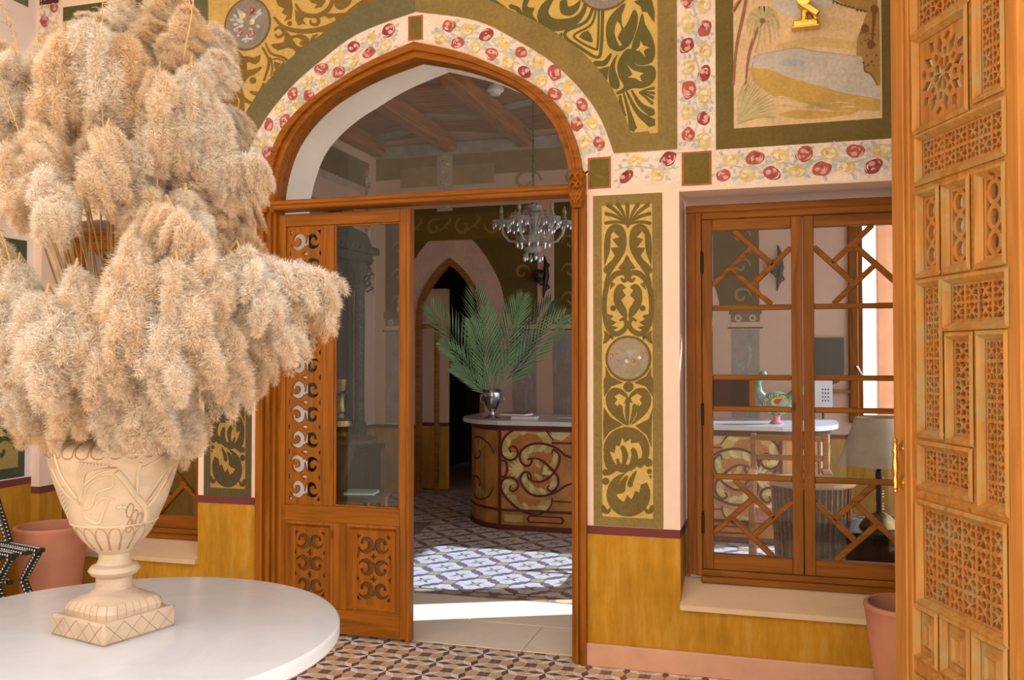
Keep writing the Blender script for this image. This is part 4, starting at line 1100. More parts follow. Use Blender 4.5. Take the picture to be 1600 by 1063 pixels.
# ---------------- carved urn
urn = thing('stone_urn', 'carved pale stone urn with bird relief on the marble table', 'vase', tuple(TC))
UA = R(16.6 - 22)
UM = Matrix.Translation(TC) @ Matrix.Rotation(R(76.5), 4, 'Z')
PR = [(.04, .112), (.048, .118), (.047, .150), (.060, .157), (.067, .168), (.060, .180), (.046, .186), (.040, .200), (.041, .215), (.062, .232), (.088, .262), (.112, .305), (.134, .355), (.152, .41), (.1645, .455), (.172, .488), (.1735, .502), (.168, .512), (.155, .522), (.128, .530), (.104, .534), (.094, .545), (.092, .562), (.098, .575), (.106, .580), (.098, .583), (.08, .570), (.07, .5), (.05, .4)]
def prof_r(z):
    for (r0, z0), (r1, z1) in zip(PR[8:25], PR[9:26]):
        if z0 <= z <= z1: return r0 + (r1 - r0) * (z - z0) / max(1e-6, z1 - z0)
    return .1
mb = MB(); mb.lathe(PR, tuple(TC), 64, cap=False); mb.obj('bowl', M['alabaster'], urn, smooth=35)
mb = MB(); b_ = .114
mb.box((-b_, -b_, 0), (b_, b_, .058), mat=UM, bev=.007)
foot = []
NN = 16
for (q, z) in ((.104, .057), (.106, .072), (.101, .084), (.094, .092), (.066, .106), (.047, .120)):
    for k in range(NN * 4):
        a = 2 * math.pi * k / (NN * 4); sc = 1 + .05 * abs(math.cos(a * 4)) if z < .1 else 1
        sq = 1 / max(abs(math.cos(a)), abs(math.sin(a))); sq = 1 + (min(sq, 1.25) - 1) * (1 if z < .1 else .2)
        foot.append(UM @ Vector((q * sq * .93 * math.cos(a), q * sq * .93 * math.sin(a), z)))
n4 = NN * 4
mb.add(foot, [(i * n4 + k, i * n4 + (k + 1) % n4, (i + 1) * n4 + (k + 1) % n4, (i + 1) * n4 + k) for i in range(5) for k in range(n4)])
mb.obj('plinth_block', M['alabaster'], urn, smooth=25)
gv = MB(); rel = MB()
for face in range(4):
    fm = UM @ Matrix.Rotation(face * math.pi / 2, 4, 'Z')
    n = 4
    for k in range(n):
        x0, x1 = -b_ * .94 + k * b_ * 1.88 / n, -b_ * .94 + (k + 1) * b_ * 1.88 / n
        for (p, q) in (((x0, .056), (x1, .003)), ((x0, .003), (x1, .056))):
            gv.tube([fm @ Vector((p[0], -b_ - .0002, p[1])), fm @ Vector((q[0], -b_ - .0002, q[1]))], .0009, 4)
for k in range(28):
    a = 2 * math.pi * (k + .5) / 28
    def fp(q, z, o):
        sc = 1 + .05 * abs(math.cos(a * 4)) if z < .1 else 1
        sq = 1 / max(abs(math.cos(a)), abs(math.sin(a))); sq = 1 + (min(sq, 1.25) - 1) * (1 if z < .1 else .2)
        return UM @ Vector((q * sq * .93 * math.cos(a) * o, q * sq * .93 * math.sin(a) * o, z))
    gv.tube([fp(.1042, .060, 1.0), fp(.106, .072, 1.0), fp(.101, .084, 1.0), fp(.094, .092, 1.0)], .0010, 4)
def surf(a, z, o=0.0):
    """point on the bowl: a = angle from the side facing the camera (positive to the right)"""
    th = math.atan2(CAMP.y - TC.y, CAMP.x - TC.x) + a; r = prof_r(z) + o
    return Vector((TC.x + r * math.cos(th), TC.y + r * math.sin(th), TC.z + z))
def sline(pts, r, mbx, n=5, o=0.0):
    Q = smooth_open(pts, 5); mbx.tube([surf(p.x, p.y, o) for p in Q], r, n)
# tongues below the shoulder and at the foot of the bowl
for k in range(26):
    a = k * 2 * math.pi / 26; w = 2 * math.pi / 26 * .44
    sline([(a - w, .533), (a - w, .512), (a - w * .8, .494), (a, .488), (a + w * .8, .494), (a + w, .512), (a + w, .533)], .0018, gv)
for k in range(18):
    a = k * 2 * math.pi / 18; w = 2 * math.pi / 18 * .46
    sline([(a - w * .9, .232), (a - w, .272), (a - w * .6, .292), (a, .298), (a + w * .6, .292), (a + w, .272), (a + w * .9, .232)], .0016, gv)
sline([(t * math.pi / 12, .304 + .002 * math.sin(t * 3)) for t in range(25)], .003, rel)
# raised wing, body and tail of the bird, bough and leaves (repeated on the far side)
for turn in (0, math.pi):
    F = lambda pts: [(p[0] + turn, p[1]) for p in pts]
    for k in range(11):
        u = k / 10
        sline(F([(-.62 + .10 * u, .375 + .045 * u), (-.62 + .22 * u, .44 + .02 * u), (-.50 + .50 * u, .482 - .012 * u)] if k < 9 else [(-.5, .42), (-.25, .45), (.02, .462)]), .0042 - .0012 * u + .001, rel)
    for k in range(11):
        u = (k + .5) / 10
        sline(F([(-.62 + .10 * u, .372 + .045 * u), (-.62 + .22 * u, .437 + .02 * u), (-.50 + .50 * u, .479 - .012 * u)]), .0014, gv)
    sline(F([(-.60, .37), (-.38, .425), (-.08, .440), (-.05, .415), (-.30, .40), (-.42, .365), (-.60, .355)]), .0035, rel)
    sline(F([(-.68, .385), (-.90, .44), (-.98, .50)]), .005, rel); sline(F([(-.66, .37), (-.95, .40), (-1.15, .46)]), .004, rel)
    for k in range(8): sline(F([(-.95 - .03 * k, .41 - .012 * k), (-1.12 - .03 * k, .40 - .013 * k)]), .003, rel)
    sline(F([(-.62, .365), (-.60, .33), (-.35, .315), (-.2, .35), (-.1, .385)]), .004, rel); sline(F([(-.35, .365), (-.2, .385), (.0, .378)]), .003, rel)
    sline(F([(.02, .455), (.14, .43), (.36, .385), (.62, .345), (.70, .31)]), .0085, rel, 7); sline(F([(.36, .475), (.34, .44), (.36, .395)]), .006, rel, 6)
    sline(F([(.62, .35), (.78, .375), (.95, .42)]), .005, rel); sline(F([(.38, .46), (.6, .475), (.95, .50)]), .0025, rel)
    for k in range(10): sline(F([(.60 + .045 * k, .372 + .011 * k), (.66 + .05 * k, .412 + .007 * k)]), .0024, rel)
    sline(F([(.60, .365), (.75, .40), (1.1, .485), (1.15, .46), (.95, .40), (.66, .36)]), .0026, gv)
    for (u, v) in ((.28, .345), (.40, .325), (.33, .30), (.52, .315)):
        sline(F([(u - .07, v), (u - .02, v + .02), (u + .06, v + .012), (u + .05, v - .015), (u - .02, v - .018), (u - .07, v)]), .002, gv)
    sline(F([(-.62, .31), (-.3, .275 + .03), (.1, .30), (.35, .305)]), .003, rel); sline(F([(.03, .36), (.08, .355), (.12, .362)]), .006, rel, 6); sline(F([(.13, .358), (.2, .355)]), .005, rel, 6)
o = rel.obj('carved_relief', M['alab_rel'], urn, smooth=True)
o = gv.obj('carved_groove', M['alab_line'], urn, kind='stuff'); o['label'] = 'brown incised lines'

# ---------------- pampas grass
def pampas_material():
    m, nt, b = new_mat('pampas_fluff')
    a = nd(nt, 'ShaderNodeAttribute', attribute_name='Col'); oi = nd(nt, 'ShaderNodeObjectInfo')
    tint = ramp(nt, oi.outputs['Random'], [(0.0, (1.0, .90, .74)), (.35, (1.0, .98, .95)), (.75, (1.0, 1.0, 1.0)), (1.0, (.98, .84, .64))])
    c = mixc(nt, a.outputs['Color'], tint, 1.0, 'MULTIPLY')
    nt.links.new(c, b.inputs['Base Color']); b.inputs['Roughness'].default_value = .8; b.inputs['Specular IOR Level'].default_value = .1
    tr = nd(nt, 'ShaderNodeBsdfTranslucent'); nt.links.new(c, tr.inputs[0])
    mx = nd(nt, 'ShaderNodeMixShader'); mx.inputs[0].default_value = .5
    o = nt.nodes['Material Output']
    nt.links.new(b.outputs[0], mx.inputs[1]); nt.links.new(tr.outputs[0], mx.inputs[2]); nt.links.new(mx.outputs[0], o.inputs[0])
    return m
M['pampas'] = pampas_material()
def fluff_mesh(name, seed, pitch, nb=50, nf=900, L=.40):
    """a plume along +X (length L) built as if leaning 'pitch' up from level, so its tufts hang the right way"""
    g = np.random.default_rng(seed)
    down = np.array([-math.sin(pitch), 0, -math.cos(pitch)])      # gravity seen in the plume's own frame
    T, Cc = [], []
    tv = lambda u: np.array([u * L, 0, 0]) + down * (.05 * u * u) + np.array([0, .02 * math.sin(3 * u + seed), 0])
    for b in range(nb):
        u = (b + g.random()) / nb
        rad = math.sin(math.pi * min(1, .14 + .80 * u)) ** .7
        o = tv(u * .94)
        th = g.random() * 6.283
        d0 = np.array([.55 + .5 * u, math.cos(th), math.sin(th)]); d0 /= np.linalg.norm(d0)
        bl = (.055 + .075 * rad) * (.75 + .5 * g.random())
        s = np.sort(g.random(nf)) ** .8
        drop = (s ** 1.8)[:, None] * bl * (.55 + .45 * g.random())
        p = o + d0 * (s[:, None] * bl) * (1 - .35 * s[:, None]) + down * drop
        axis = d0 * (1 - s[:, None]) + down * (.3 + s[:, None]); axis /= np.linalg.norm(axis, axis=1)[:, None]
        tuft = .031 * (np.sin(math.pi * np.clip(.18 + .75 * s, 0, 1)) ** .6)[:, None] * (.7 + .6 * rad)
        rd = g.normal(size=(nf, 3)); rd /= np.linalg.norm(rd, axis=1)[:, None]
        root = p + rd * tuft * (g.random((nf, 1)) ** .6) * .75
        fd = rd * 1.2 + axis * .5 + g.normal(size=(nf, 3)) * .35; fd /= np.linalg.norm(fd, axis=1)[:, None]
        ln = (.010 + .012 * g.random((nf, 1)))
        side = np.cross(fd, g.normal(size=(nf, 3))); side /= np.linalg.norm(side, axis=1)[:, None]
        w = .00085
        T.append(np.stack([root - side * w, root + side * w, root + fd * ln], 1))
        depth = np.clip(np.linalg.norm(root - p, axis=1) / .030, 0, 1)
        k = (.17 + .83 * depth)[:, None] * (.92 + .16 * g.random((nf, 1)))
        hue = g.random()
        tan = np.array([.52, .33, .14]) * (.9 + .2 * hue); cream = np.array([.97, .935, .875]) * (.96 + .08 * hue)  # tan roots are natural, deepened to stand for shadow inside the tufts
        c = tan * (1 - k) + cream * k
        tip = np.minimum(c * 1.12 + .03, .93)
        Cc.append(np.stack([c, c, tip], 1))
    V = np.concatenate(T).reshape(-1, 3); Cc = np.concatenate(Cc).reshape(-1, 3); n = len(V)
    me = bpy.data.meshes.new(name); me.vertices.add(n); me.vertices.foreach_set('co', V.ravel().astype(np.float32))
    me.loops.add(n); me.loops.foreach_set('vertex_index', np.arange(n, dtype=np.int32))
    me.polygons.add(n // 3); me.polygons.foreach_set('loop_start', np.arange(0, n, 3, dtype=np.int32)); me.polygons.foreach_set('loop_total', np.full(n // 3, 3, dtype=np.int32))
    ca = me.color_attributes.new('Col', 'FLOAT_COLOR', 'CORNER'); ca.data.foreach_set('color', np.concatenate([Cc, np.ones((n, 1))], 1).ravel().astype(np.float32))
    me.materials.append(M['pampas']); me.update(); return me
PL = .40
VARS = {}
for nm, pt in (('up', 65), ('rise', 25), ('level', -12), ('fall', -48), ('hang', -80)):
    VARS[nm] = [fluff_mesh('plume', 211 + k * 7 + pt, R(pt)) for k in range(2)]
def pick(pt): return 'up' if pt > 45 else 'rise' if pt > 8 else 'level' if pt > -30 else 'fall' if pt > -64 else 'hang'
# every stem: foot of the plume and its tip in the picture, and how far in front of (-) or behind (+) the urn's axis it stands
STEMS = [
 # the right hand outline, from the low one up
 (235, 560, 318, 668, -.05), (262, 500, 372, 598, -.08), (300, 505, 425, 560, .02), (330, 440, 458, 520, -.10), (345, 425, 515, 415, -.06), (395, 410, 528, 450, -.02),
 (330, 350, 418, 372, .08), (330, 270, 420, 232, .02), (335, 330, 405, 300, .16), (310, 200, 368, 150, .10), (300, 150, 345, 60, .02), (290, 215, 360, 290, -.04),
 # lower front, hanging over the urn's rim
 (160, 540, 172, 672, -.24), (110, 530, 95, 655, -.20), (205, 540, 232, 668, -.24), (50, 540, 30, 650, -.14), (255, 540, 285, 672, -.14), (140, 520, 120, 668, -.02), (-20, 500, -40, 640, -.05), (85, 560, 60, 672, -.06), (215, 570, 190, 676, -.10),
 # the broad warm mass
 (205, 380, 180, 530, -.30), (275, 420, 300, 560, -.28), (120, 430, 95, 570, -.30), (330, 470, 360, 590, -.20), (30, 420, 10, 560, -.24), (245, 460, 250, 590, -.30), (170, 460, 150, 590, -.32), (75, 470, 50, 600, -.30), (300, 380, 345, 470, -.24), (230, 350, 290, 440, -.22), (370, 400, 430, 480, -.16),
 (260, 330, 335, 372, -.2), (-10, 380, -30, 500, -.2),
 # the grey white middle
 (125, 260, 160, 180, -.14), (180, 300, 200, 200, -.16), (230, 330, 215, 240, -.06), (275, 320, 300, 235, -.06), (310, 360, 340, 260, -.02), (60, 250, 85, 330, -.24), (10, 240, 40, 330, -.22), (60, 210, 20, 260, -.2), (170, 210, 120, 290, -.2), (225, 310, 245, 390, -.18), (290, 310, 310, 400, -.12),
 # the upper mass
 (100, 60, 75, 190, -.12), (150, 50, 165, 180, -.14), (60, 80, 95, 200, -.02), (200, 70, 225, 190, -.10), (250, 120, 235, 250, -.08), (300, 110, 290, 240, -.06), (20, 90, 10, 200, -.08), (330, 150, 320, 270, -.02), (180, 110, 200, 210, .06), (265, 200, 255, 300, .08), (-20, 150, -30, 270, 0), (345, 210, 340, 330, .10),
 # the top outline
 (95, 110, 90, 35, .10), (145, 90, 140, 5, .05), (215, 90, 235, 10, .10), (265, 90, 290, -10, .04), (315, 110, 335, 20, .12), (10, 130, 5, 50, .12), (45, 150, 55, 95, .16), (180, 60, 195, -30, .12), (230, 60, 260, -40, .16),
]
neck = Vector((TC.x, TC.y, TC.z + .50))
prg = random.Random(5)
LAB = 'dried cream pampas plume among many in the carved stone urn'
for i, (bx, by, tx, ty, dd) in enumerate(STEMS):
    d0 = 2.46 + dd
    base, tip = D(bx, by, d0 + prg.uniform(-.02, .02)), D(tx, ty, d0 + dd * .25 + prg.uniform(-.03, .03))
    ax = tip - base; L = ax.length; pt = math.degrees(math.asin(max(-1, min(1, ax.z / L))))
    x = ax.normalized()
    up = Vector((0, 0, 1)); z = up - x * up.dot(x)
    if z.length < .05: z = Vector((0, 1, 0)) - x * x.y
    z.normalize(); y = z.cross(x)
    sc = L / PL * 1.05; wy = max(sc, .80) * prg.uniform(.92, 1.1)
    rot = Matrix((x, y, z)).transposed().to_4x4()
    sec = 0 if i < 12 else 1 if i < 21 else 2 if i < 34 else 3 if i < 45 else 4 if i < 57 else 5
    wd_ = ('arching out to the right of the urn', 'drooping over the rim of the stone urn', 'in the warm lit lower bunch above the urn', 'in the pale grey middle of the bunch', 'in the brown upper bunch', 'standing up at the top of the bunch')[sec]
    t = thing('pampas_stem', 'fluffy dried pampas plume ' + wd_, 'dried grass', tuple(neck + Vector((prg.uniform(-.05, .05), prg.uniform(-.05, .05), 0))), 'pampas plumes ' + wd_)
    if i == 5: t['label'] = 'rightmost pampas plume, reaching over the sliding door leaf'; del t['group']
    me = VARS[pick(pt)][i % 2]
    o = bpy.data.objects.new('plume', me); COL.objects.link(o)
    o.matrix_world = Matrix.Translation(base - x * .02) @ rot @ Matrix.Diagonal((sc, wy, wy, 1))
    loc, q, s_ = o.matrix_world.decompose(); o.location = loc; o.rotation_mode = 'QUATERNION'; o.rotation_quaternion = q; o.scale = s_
    o.parent = t; o.matrix_parent_inverse = Matrix.Translation(-t.location)
    st = MB(); a = t.location; dirv = (base - a); top = base + Vector((0, 0, .04 if pt < 0 else 0))
    ctrl = [a - Vector((0, 0, .22)), a + Vector((0, 0, .02)), a.lerp(top, .5) + Vector((0, 0, .05)), top, base + x * L * .25]
    c3 = []
    for j in range(len(ctrl) - 1):
        for k in range(4): c3.append(ctrl[j].lerp(ctrl[j + 1], k / 4))
    st.tube(c3 + [ctrl[-1]], .0028, 5); st.obj('stalk', M['stalk'], t, loc=tuple(a))
# thin bare culms and feathery tips standing out of the bunch
for i, (x0, y0, x1, y1, dd) in enumerate(((130, 440, 92, 300, -.1), (118, 430, 105, 330, -.12), (140, 430, 140, 320, -.08), (128, 420, 124, 325, -.05), (100, 190, 0, 110, -.1), (55, 290, -5, 120, -.2), (88, 420, 50, 350, -.25), (160, 170, 160, -20, -.1), (245, 290, 262, 200, -.15), (160, 180, 150, 60, -.15), (285, 260, 268, 210, 0), (300, 20, 282, -20, 0), (25, 450, -5, 350, -.25), (240, 620, 320, 420, -.26), (45, 130, -5, -10, .05))):
    t = thing('dry_culm', 'thin bare straw coloured culm poking out between the pampas plumes', 'dried grass', tuple(D(x0, y0, 2.46 + dd)), 'bare culms in the pampas bunch')
    mb = MB(); p, q = D(x0, y0, 2.46 + dd), D(x1, y1, 2.46 + dd)
    pts = [p.lerp(q, k / 6) + Vector((0, 0, .02 * math.sin(k / 6 * 3.1))) for k in range(7)]
    foot = [neck, neck.lerp(p, .5) + Vector((0, 0, .04))] if (p - neck).length > .1 else [neck]
    mb.tube(foot + pts, [.0022] * len(foot) + [.0023 - .0002 * k for k in range(7)], 5)
    mb.obj('stalk', M['stalk'], t, loc=tuple(t.location))
    mb = MB()
    for k in range(14):
        u = .55 + .45 * k / 14; c = p.lerp(q, u); dv = Vector((prg.uniform(-1, 1), prg.uniform(-1, 1), prg.uniform(-.2, .8))).normalized() * prg.uniform(.015, .035)
        mb.tube([c, c + dv * .6, c + dv - Vector((0, 0, .008))], [.0012, .001, .0005], 3)
    mb.obj('spikelets', M['stalk'], t, loc=tuple(t.location), kind='stuff')

# ---------------- terracotta pots
def pot(label, x, y, h, r):
    t = thing('terracotta_pot', label, 'pot', (x, y, 0))
    mb = MB(); mb.lathe([(r * .68, 0), (r * .80, h * .4), (r * .93, h * .8), (r * .98, h * .955), (r, h * .965), (r, h * .99), (r * .975, h), (r * .9, h), (r * .88, h * .97), (r * .84, h * .7)], (x, y, 0), 40, cap=False)
    mb.lathe([(.001, 0), (r * .68, .001)], (x, y, 0), 40, cap=False); mb.obj('body', M['terra'], t, smooth=35)
    mb = MB(); mb.lathe([(.002, h * .8), (r * .858, h * .8)], (x, y, 0), 40, cap=False); mb.obj('soil', M['soil'], t)
pot('tall terracotta pot in the left corner behind the inlaid chair', -3.84, -.32, .585, .19)
pot('terracotta pot beside the carved open door, under the right window sill', .515, -.262, .475, .185)

# ---------------- inlaid folding chair at the left edge
CA = R(-15); ce = D(66, 857, 4.45); SZ = ce.z
cl = Vector((ce.x, ce.y, 0)) - Matrix.Rotation(CA, 3, 'Z') @ Vector((.345, .20, 0))
chair = thing('folding_chair', 'black folding chair of zigzag slats inlaid with mother of pearl, at left edge', 'chair', tuple(cl), rotz=CA)
CM = Matrix.Translation(cl) @ Matrix.Rotation(CA, 4, 'Z')
def slat(name, a, b, w, t, beads=True, par=None):
    """inlaid slat from a to b (local x, y, z)"""
    a, b = Vector(a), Vector(b); d = b - a; L = d.length; x = d.normalized(); y = Vector((0, 1, 0)); z = x.cross(y).normalized()
    mt = CM @ Matrix.Translation(a) @ Matrix((x, y, z)).transposed().to_4x4()
    mb = MB(); mb.box((-.008, -w / 2, -t / 2), (L + .008, w / 2, t / 2), mat=mt, bev=.003); o = mb.obj(name, M['black'], chair, loc=tuple(CM @ a))
    if beads:
        pl = MB()
        for k in range(max(2, int(L / .021))):
            for sy in (-1, 1): pl.sphere(mt @ Vector((.012 + k * .021, sy * w / 2, 0)), .0065, 6, 4, sc=(1.0, .5, 1.0))
            pl.sphere(mt @ Vector((.012 + k * .021, 0, t / 2)), .006, 6, 4, sc=(1.2, 1.0, .4)); pl.sphere(mt @ Vector((.012 + k * .021, 0, -t / 2)), .006, 6, 4, sc=(1.2, 1.0, .4))
        pl.obj('pearl_inlay', M['pearl'], o, loc=tuple(CM @ a), kind='stuff')
for k in range(7):
    y = -.20 + k * .40 / 6
    slat('seat_slat', (-.33, y, SZ - .012), (.335, y, SZ - .012), .040, .020)
    if k % 2 == 0:
        for s in (-1, 1):
            slat('leg_slat', (s * .31, y, SZ - .025), (s * .185, y, .385), .03, .03); slat('leg_slat', (s * .185, y, .385), (s * .33, y, .20), .03, .03); slat('leg_slat', (s * .33, y, .20), (s * .36, y, .012), .03, .03, False)
    if k in (1, 3, 5): slat('stretcher', (-.185, y, .385), (.185, y, .385), .026, .022)
for k in (2, 4, 6):
    y = -.20 + k * .40 / 6; slat('back_slat', (.05, y, SZ), (-.16, y, SZ + .36), .03, .03)
slat('back_rail', (-.16, .20, SZ + .36), (-.24, .20, SZ + .47), .03, .04)

# ---------------- brass picture light over the right landscape
pc = W(1258, 32)
t = thing('picture_light', 'polished brass swivel lamp fixed to the landscape painting above the right window', 'lamp', (pc[0], -.02, pc[1]))
mb = MB(); mb.box((pc[0] - .055, -.05, pc[1] - .045), (pc[0] + .055, -.004, pc[1] - .012), bev=.005); mb.box((pc[0] - .062, -.055, pc[1] - .05), (pc[0] + .062, -.004, pc[1] - .040), bev=.003)
mb.obj('mounting_box', M['brass'], t)
mt = Matrix.Translation((pc[0] + .015, -.075, pc[1] + .022)) @ Matrix.Rotation(R(38), 4, 'Y')
mb = MB(); mb.box((-.050, -.022, -.015), (.050, .022, .016), mat=mt, bev=.005); mb.obj('lamp_head', M['brass'], t)
mb = MB(); mb.lathe([(.02, -.03), (.032, -.028), (.032, .028), (.02, .03)], n=20, mat=mt @ Matrix.Translation((-.045, 0, .022)) @ Matrix.Rotation(R(90), 4, 'X')); mb.lathe([(.016, 0), (.016, .05)], n=12, mat=Matrix.Translation((pc[0] - .005, -.055, pc[1] - .02)) @ Matrix.Rotation(R(0), 4, 'X'))
mb.obj('swivel', M['brass'], t, smooth=True)

# ================================================================== THE INNER ROOM
def G(px, py, z=0.0):
    r = ray(px, py); p = CAMP + r * ((z - EYE) / r.z); return p
# floor: threshold slabs, quatrefoil tiles
mb = MB(); mb.box((XIL - .3, .1, -.1), (XIR + .3, YF + 3.2, -.013))
ifl = mb.obj('floor_inner', M['grout'], None, label='inner room floor of white quatrefoil cement tiles with stone threshold slabs', cat='floor', kind='structure')
xs = [XIL, -3.5, -2.75, -2.02, -1.28, -.52, .2, XIR]
for j, (y0, y1) in enumerate(((.112, .55), (.554, 1.0))):
    for a, b in zip(xs[:-1], xs[1:]):
        o_ = .3 * (j % 2); mb = MB(); mb.box((max(XIL, a + o_ + .002), y0, -.03), (min(XIR, b + o_ - .002), y1, 0), bev=.002)
        if min(XIR, b + o_) - max(XIL, a + o_) > .05: mb.obj('slab', M['slab'], ifl, loc=((a + b) / 2 + o_, (y0 + y1) / 2, 0))
ITX, ITY = .1855, .2025
MAUVE, QW, QT, QB = (0.20, 0.15, 0.16), (0.66, 0.64, 0.62), (0.46, 0.38, 0.24), (0.17, 0.12, 0.12)
def quat_tile(cx, cy, z, par, mb):
    """a square tile: a quarter of a white quatrefoil with star petals on two opposite corners, tan dots on the others"""
    hx, hy = ITX / 2 - .0007, ITY / 2 - .0007
    mb.box((cx - hx, cy - hy, z - .012), (cx + hx, cy + hy, z), col=MAUVE)
    T = lambda u, v, l=1: (cx + u * hx, cy + v * hy, z + l * .0004)
    for sx, sy in ((1, 1), (-1, -1)) if par == 0 else ((1, -1), (-1, 1)):
        C = lambda u, v, l=1: T(sx * (1 - u), sy * (1 - v), l)
        lobe = [(0, 0), (1.46, 0), (1.47, .20), (1.36, .42), (1.12, .50), (.98, .56), (.86, .70), (.86, .86), (.70, .86), (.56, .98), (.50, 1.12), (.42, 1.36), (.20, 1.47), (0, 1.46)]
        lobe = [(u * .98, v * .98) for u, v in lobe]
        mb.add([C(u, v) for u, v in lobe], [tuple(range(len(lobe)))], 0, QW)
        mb.add([C(0, 0, 2), C(.30, .12, 2), C(.58, .58, 2), C(.12, .30, 2)], [(0, 1, 2, 3)], 0, QB)
        mb.add([C(0, 0, 3), C(.34, 0, 3), C(.16, .16, 3), C(0, .34, 3)], [(0, 1, 2, 3)], 0, QT)
    for sx, sy in ((1, -1), (-1, 1)) if par == 0 else ((1, 1), (-1, -1)):
        C = lambda u, v, l=1: T(sx * (1 - u), sy * (1 - v), l)
        mb.add([C(0, 0, 2), C(.52, 0, 2), C(.46, .26, 2), C(.26, .42, 2), C(0, .46, 2)], [(0, 1, 2, 3, 4)], 0, QT)
qm = []
for p in (0, 1):
    m0 = MB(); quat_tile(0, 0, 0, p, m0); qm.append(m0.mesh('tile', M['tilepaint']))
rest = MB(); near = []
OX, OY = -1.948, 1.334
for i in range(-14, 15):
    for j in range(-1, 19):
        x, y = OX + (i + .5) * ITX, OY + (j + .5) * ITY
        if not (XIL + .05 < x < XIR - .05) or y < 1.18 or y > YF + .15: continue
        px, py = proj((x, y, 0)); par = (i + j) % 2
        if (625 < px < 905 and py > 776) or (1100 < px < 1330 and 770 < py < 900): near.append((py, x, y, par))
        else: quat_tile(x, y, 0, par, rest)
near.sort(reverse=True)
for k, (py, x, y, par) in enumerate(near):
    if k < 290:
        o = bpy.data.objects.new('tile', qm[par]); COL.objects.link(o); o.location = (x, y, 0); o.parent = ifl
    else: quat_tile(x, y, 0, par, rest)
rest.obj('tile_field', M['tilepaint'], ifl, kind='stuff')
mb = MB()
for k in range(27):                                  # border row of tan ovals between pale lines
    x0, x1 = XIL + k * .187, XIL + (k + 1) * .187 - .0015
    if x1 > XIR: break
    mb.box((x0, 1.003, -.012), (x1, 1.175, 0), col=QW)
    mb.add([(x0, 1.03, .0004), (x1, 1.03, .0004), (x1, 1.15, .0004), (x0, 1.15, .0004)], [(0, 1, 2, 3)], 0, MAUVE)
    c = (x0 + x1) / 2; mb.add([(c + .07 * math.cos(a * .7854), 1.09 + .046 * math.sin(a * .7854), .0008) for a in range(8)], [tuple(range(8))], 0, QT)
mb.obj('border_tile_row', M['tilepaint'], ifl, kind='stuff')

# walls
mb = MB(); mb.box((XIL - .3, YI, 0), (XIL, YF + .3, 4.2))
wl = mb.obj('wall_inner_left', M['wall_in'], None, label='left side wall of the inner room with painted panels', cat='wall', kind='structure')
P = Paint(lambda y, z, l: (XIL + l, y, z))
P.rect(1.0, 4.72, 3.38, 3.66, (0.20, 0.13, 0.035), 1); P.rect(1.0, 4.72, 3.30, 3.38, (0.55, 0.42, 0.32), 1)
P.rect(3.3, 4.35, 2.86, 3.08, (0.30, 0.22, 0.12), 1); P.rect(3.36, 4.29, 2.90, 3.04, (0.42, 0.33, 0.2), 2)
P.rect(4.5, 4.88, 2.2, 3.30, (0.55, 0.38, 0.30), 1); rose_run(P, [(4.69, 2.2), (4.69, 2.8), (4.69, 3.6)], .08, .1)
P.done('wall_mural', wl)
DX = -3.468
far_arch = [(0, 2.60), (.11, 2.52), (.22, 2.40), (.32, 2.25), (.385, 2.08), (.40, 1.9), (.402, 1.8)]
fa = [Vector((DX - x, z)) for x, z in reversed(far_arch)] + [Vector((DX + x, z)) for x, z in far_arch[1:]]
def arch_at(L, cx, n=14): return [Vector((cx - p.x, p.y)) for p in reversed(resample(L, n))] + [Vector((cx + p.x, p.y)) for p in resample(L, n)[1:]]
fa = arch_at(far_arch, DX)
out = [(XIL - .3, 0), (DX - .402, 0)] + [(p.x, p.y) for p in fa] + [(DX + .402, 0), (XIR + .3, 0), (XIR + .3, 4.2), (XIL - .3, 4.2)]
FW1, FW2 = (.72, 1.20, .90, 2.85), (1.32, 1.88, .60, 2.85)
mb = MB(); mb.plate(out, [rect2(*FW1), rect2(*FW2)], lambda x, z, d: (x, YF + d, z), .13)
wfar = mb.obj('wall_far', M['wall_in'], None, label='far wall of the inner room with pointed doorway and olive painted panels', cat='wall', kind='structure')
P = Paint(lambda x, z, l: (x, YF - l, z))
G1, G2, G3 = (0.19, 0.115, 0.018), (0.13, 0.085, 0.018), (0.30, 0.19, 0.045)
band_o = arch_at([(0, 2.95), (.13, 2.89), (.3, 2.75), (.45, 2.55), (.58, 2.3), (.63, 2.08), (.635, 1.98)], DX)
def panel(x0, x1, z0, z1, cut=None):
    g = [(x0, z0)] + ([(p.x, p.y) for p in cut if x0 < p.x < x1 and p.y > z0] if cut else []) + [(x1, z0), (x1, z1), (x0, z1)]
    P._flat(g, G2, 1); 
    P.rect(x0 + .08, x1 - .08, z1 - .36, z1 - .07, G1, 2)
    for k in range(int((x1 - x0 - .2) / .34)):
        for z, r in ((z1 - .21, .10),):
            cx = x0 + .25 + k * .34
            P.stroke([(cx + (r - r * i / 12) * math.cos(i * .62 + k), z + (r - r * i / 12) * math.sin(i * .62 + k)) for i in range(11)], [.015, .04, .03, .02], G3, 3, 3)
            for q in range(4): P.stroke([(cx + .05, z - .05), (cx + .12 + .02 * q, z + .02 * q), (cx + .16, z + .05 * q - .03)], [.01, .03, .01], G3, 3, 3)
    for s, xx in ((1, x1 - .17), (-1, x0 + .17)):
        for z in (z0 + .14, z0 + .44, z0 + .74):
            if z + .2 > z1: continue
            P.stroke([(xx + s * (.09 - .007 * i) * math.cos(i * .62), z + (.09 - .007 * i) * math.sin(i * .62)) for i in range(11)], [.012, .035, .03, .02], G3, 3, 3)
panel(XIL + .12, -2.473, 1.98, 3.155, band_o); 
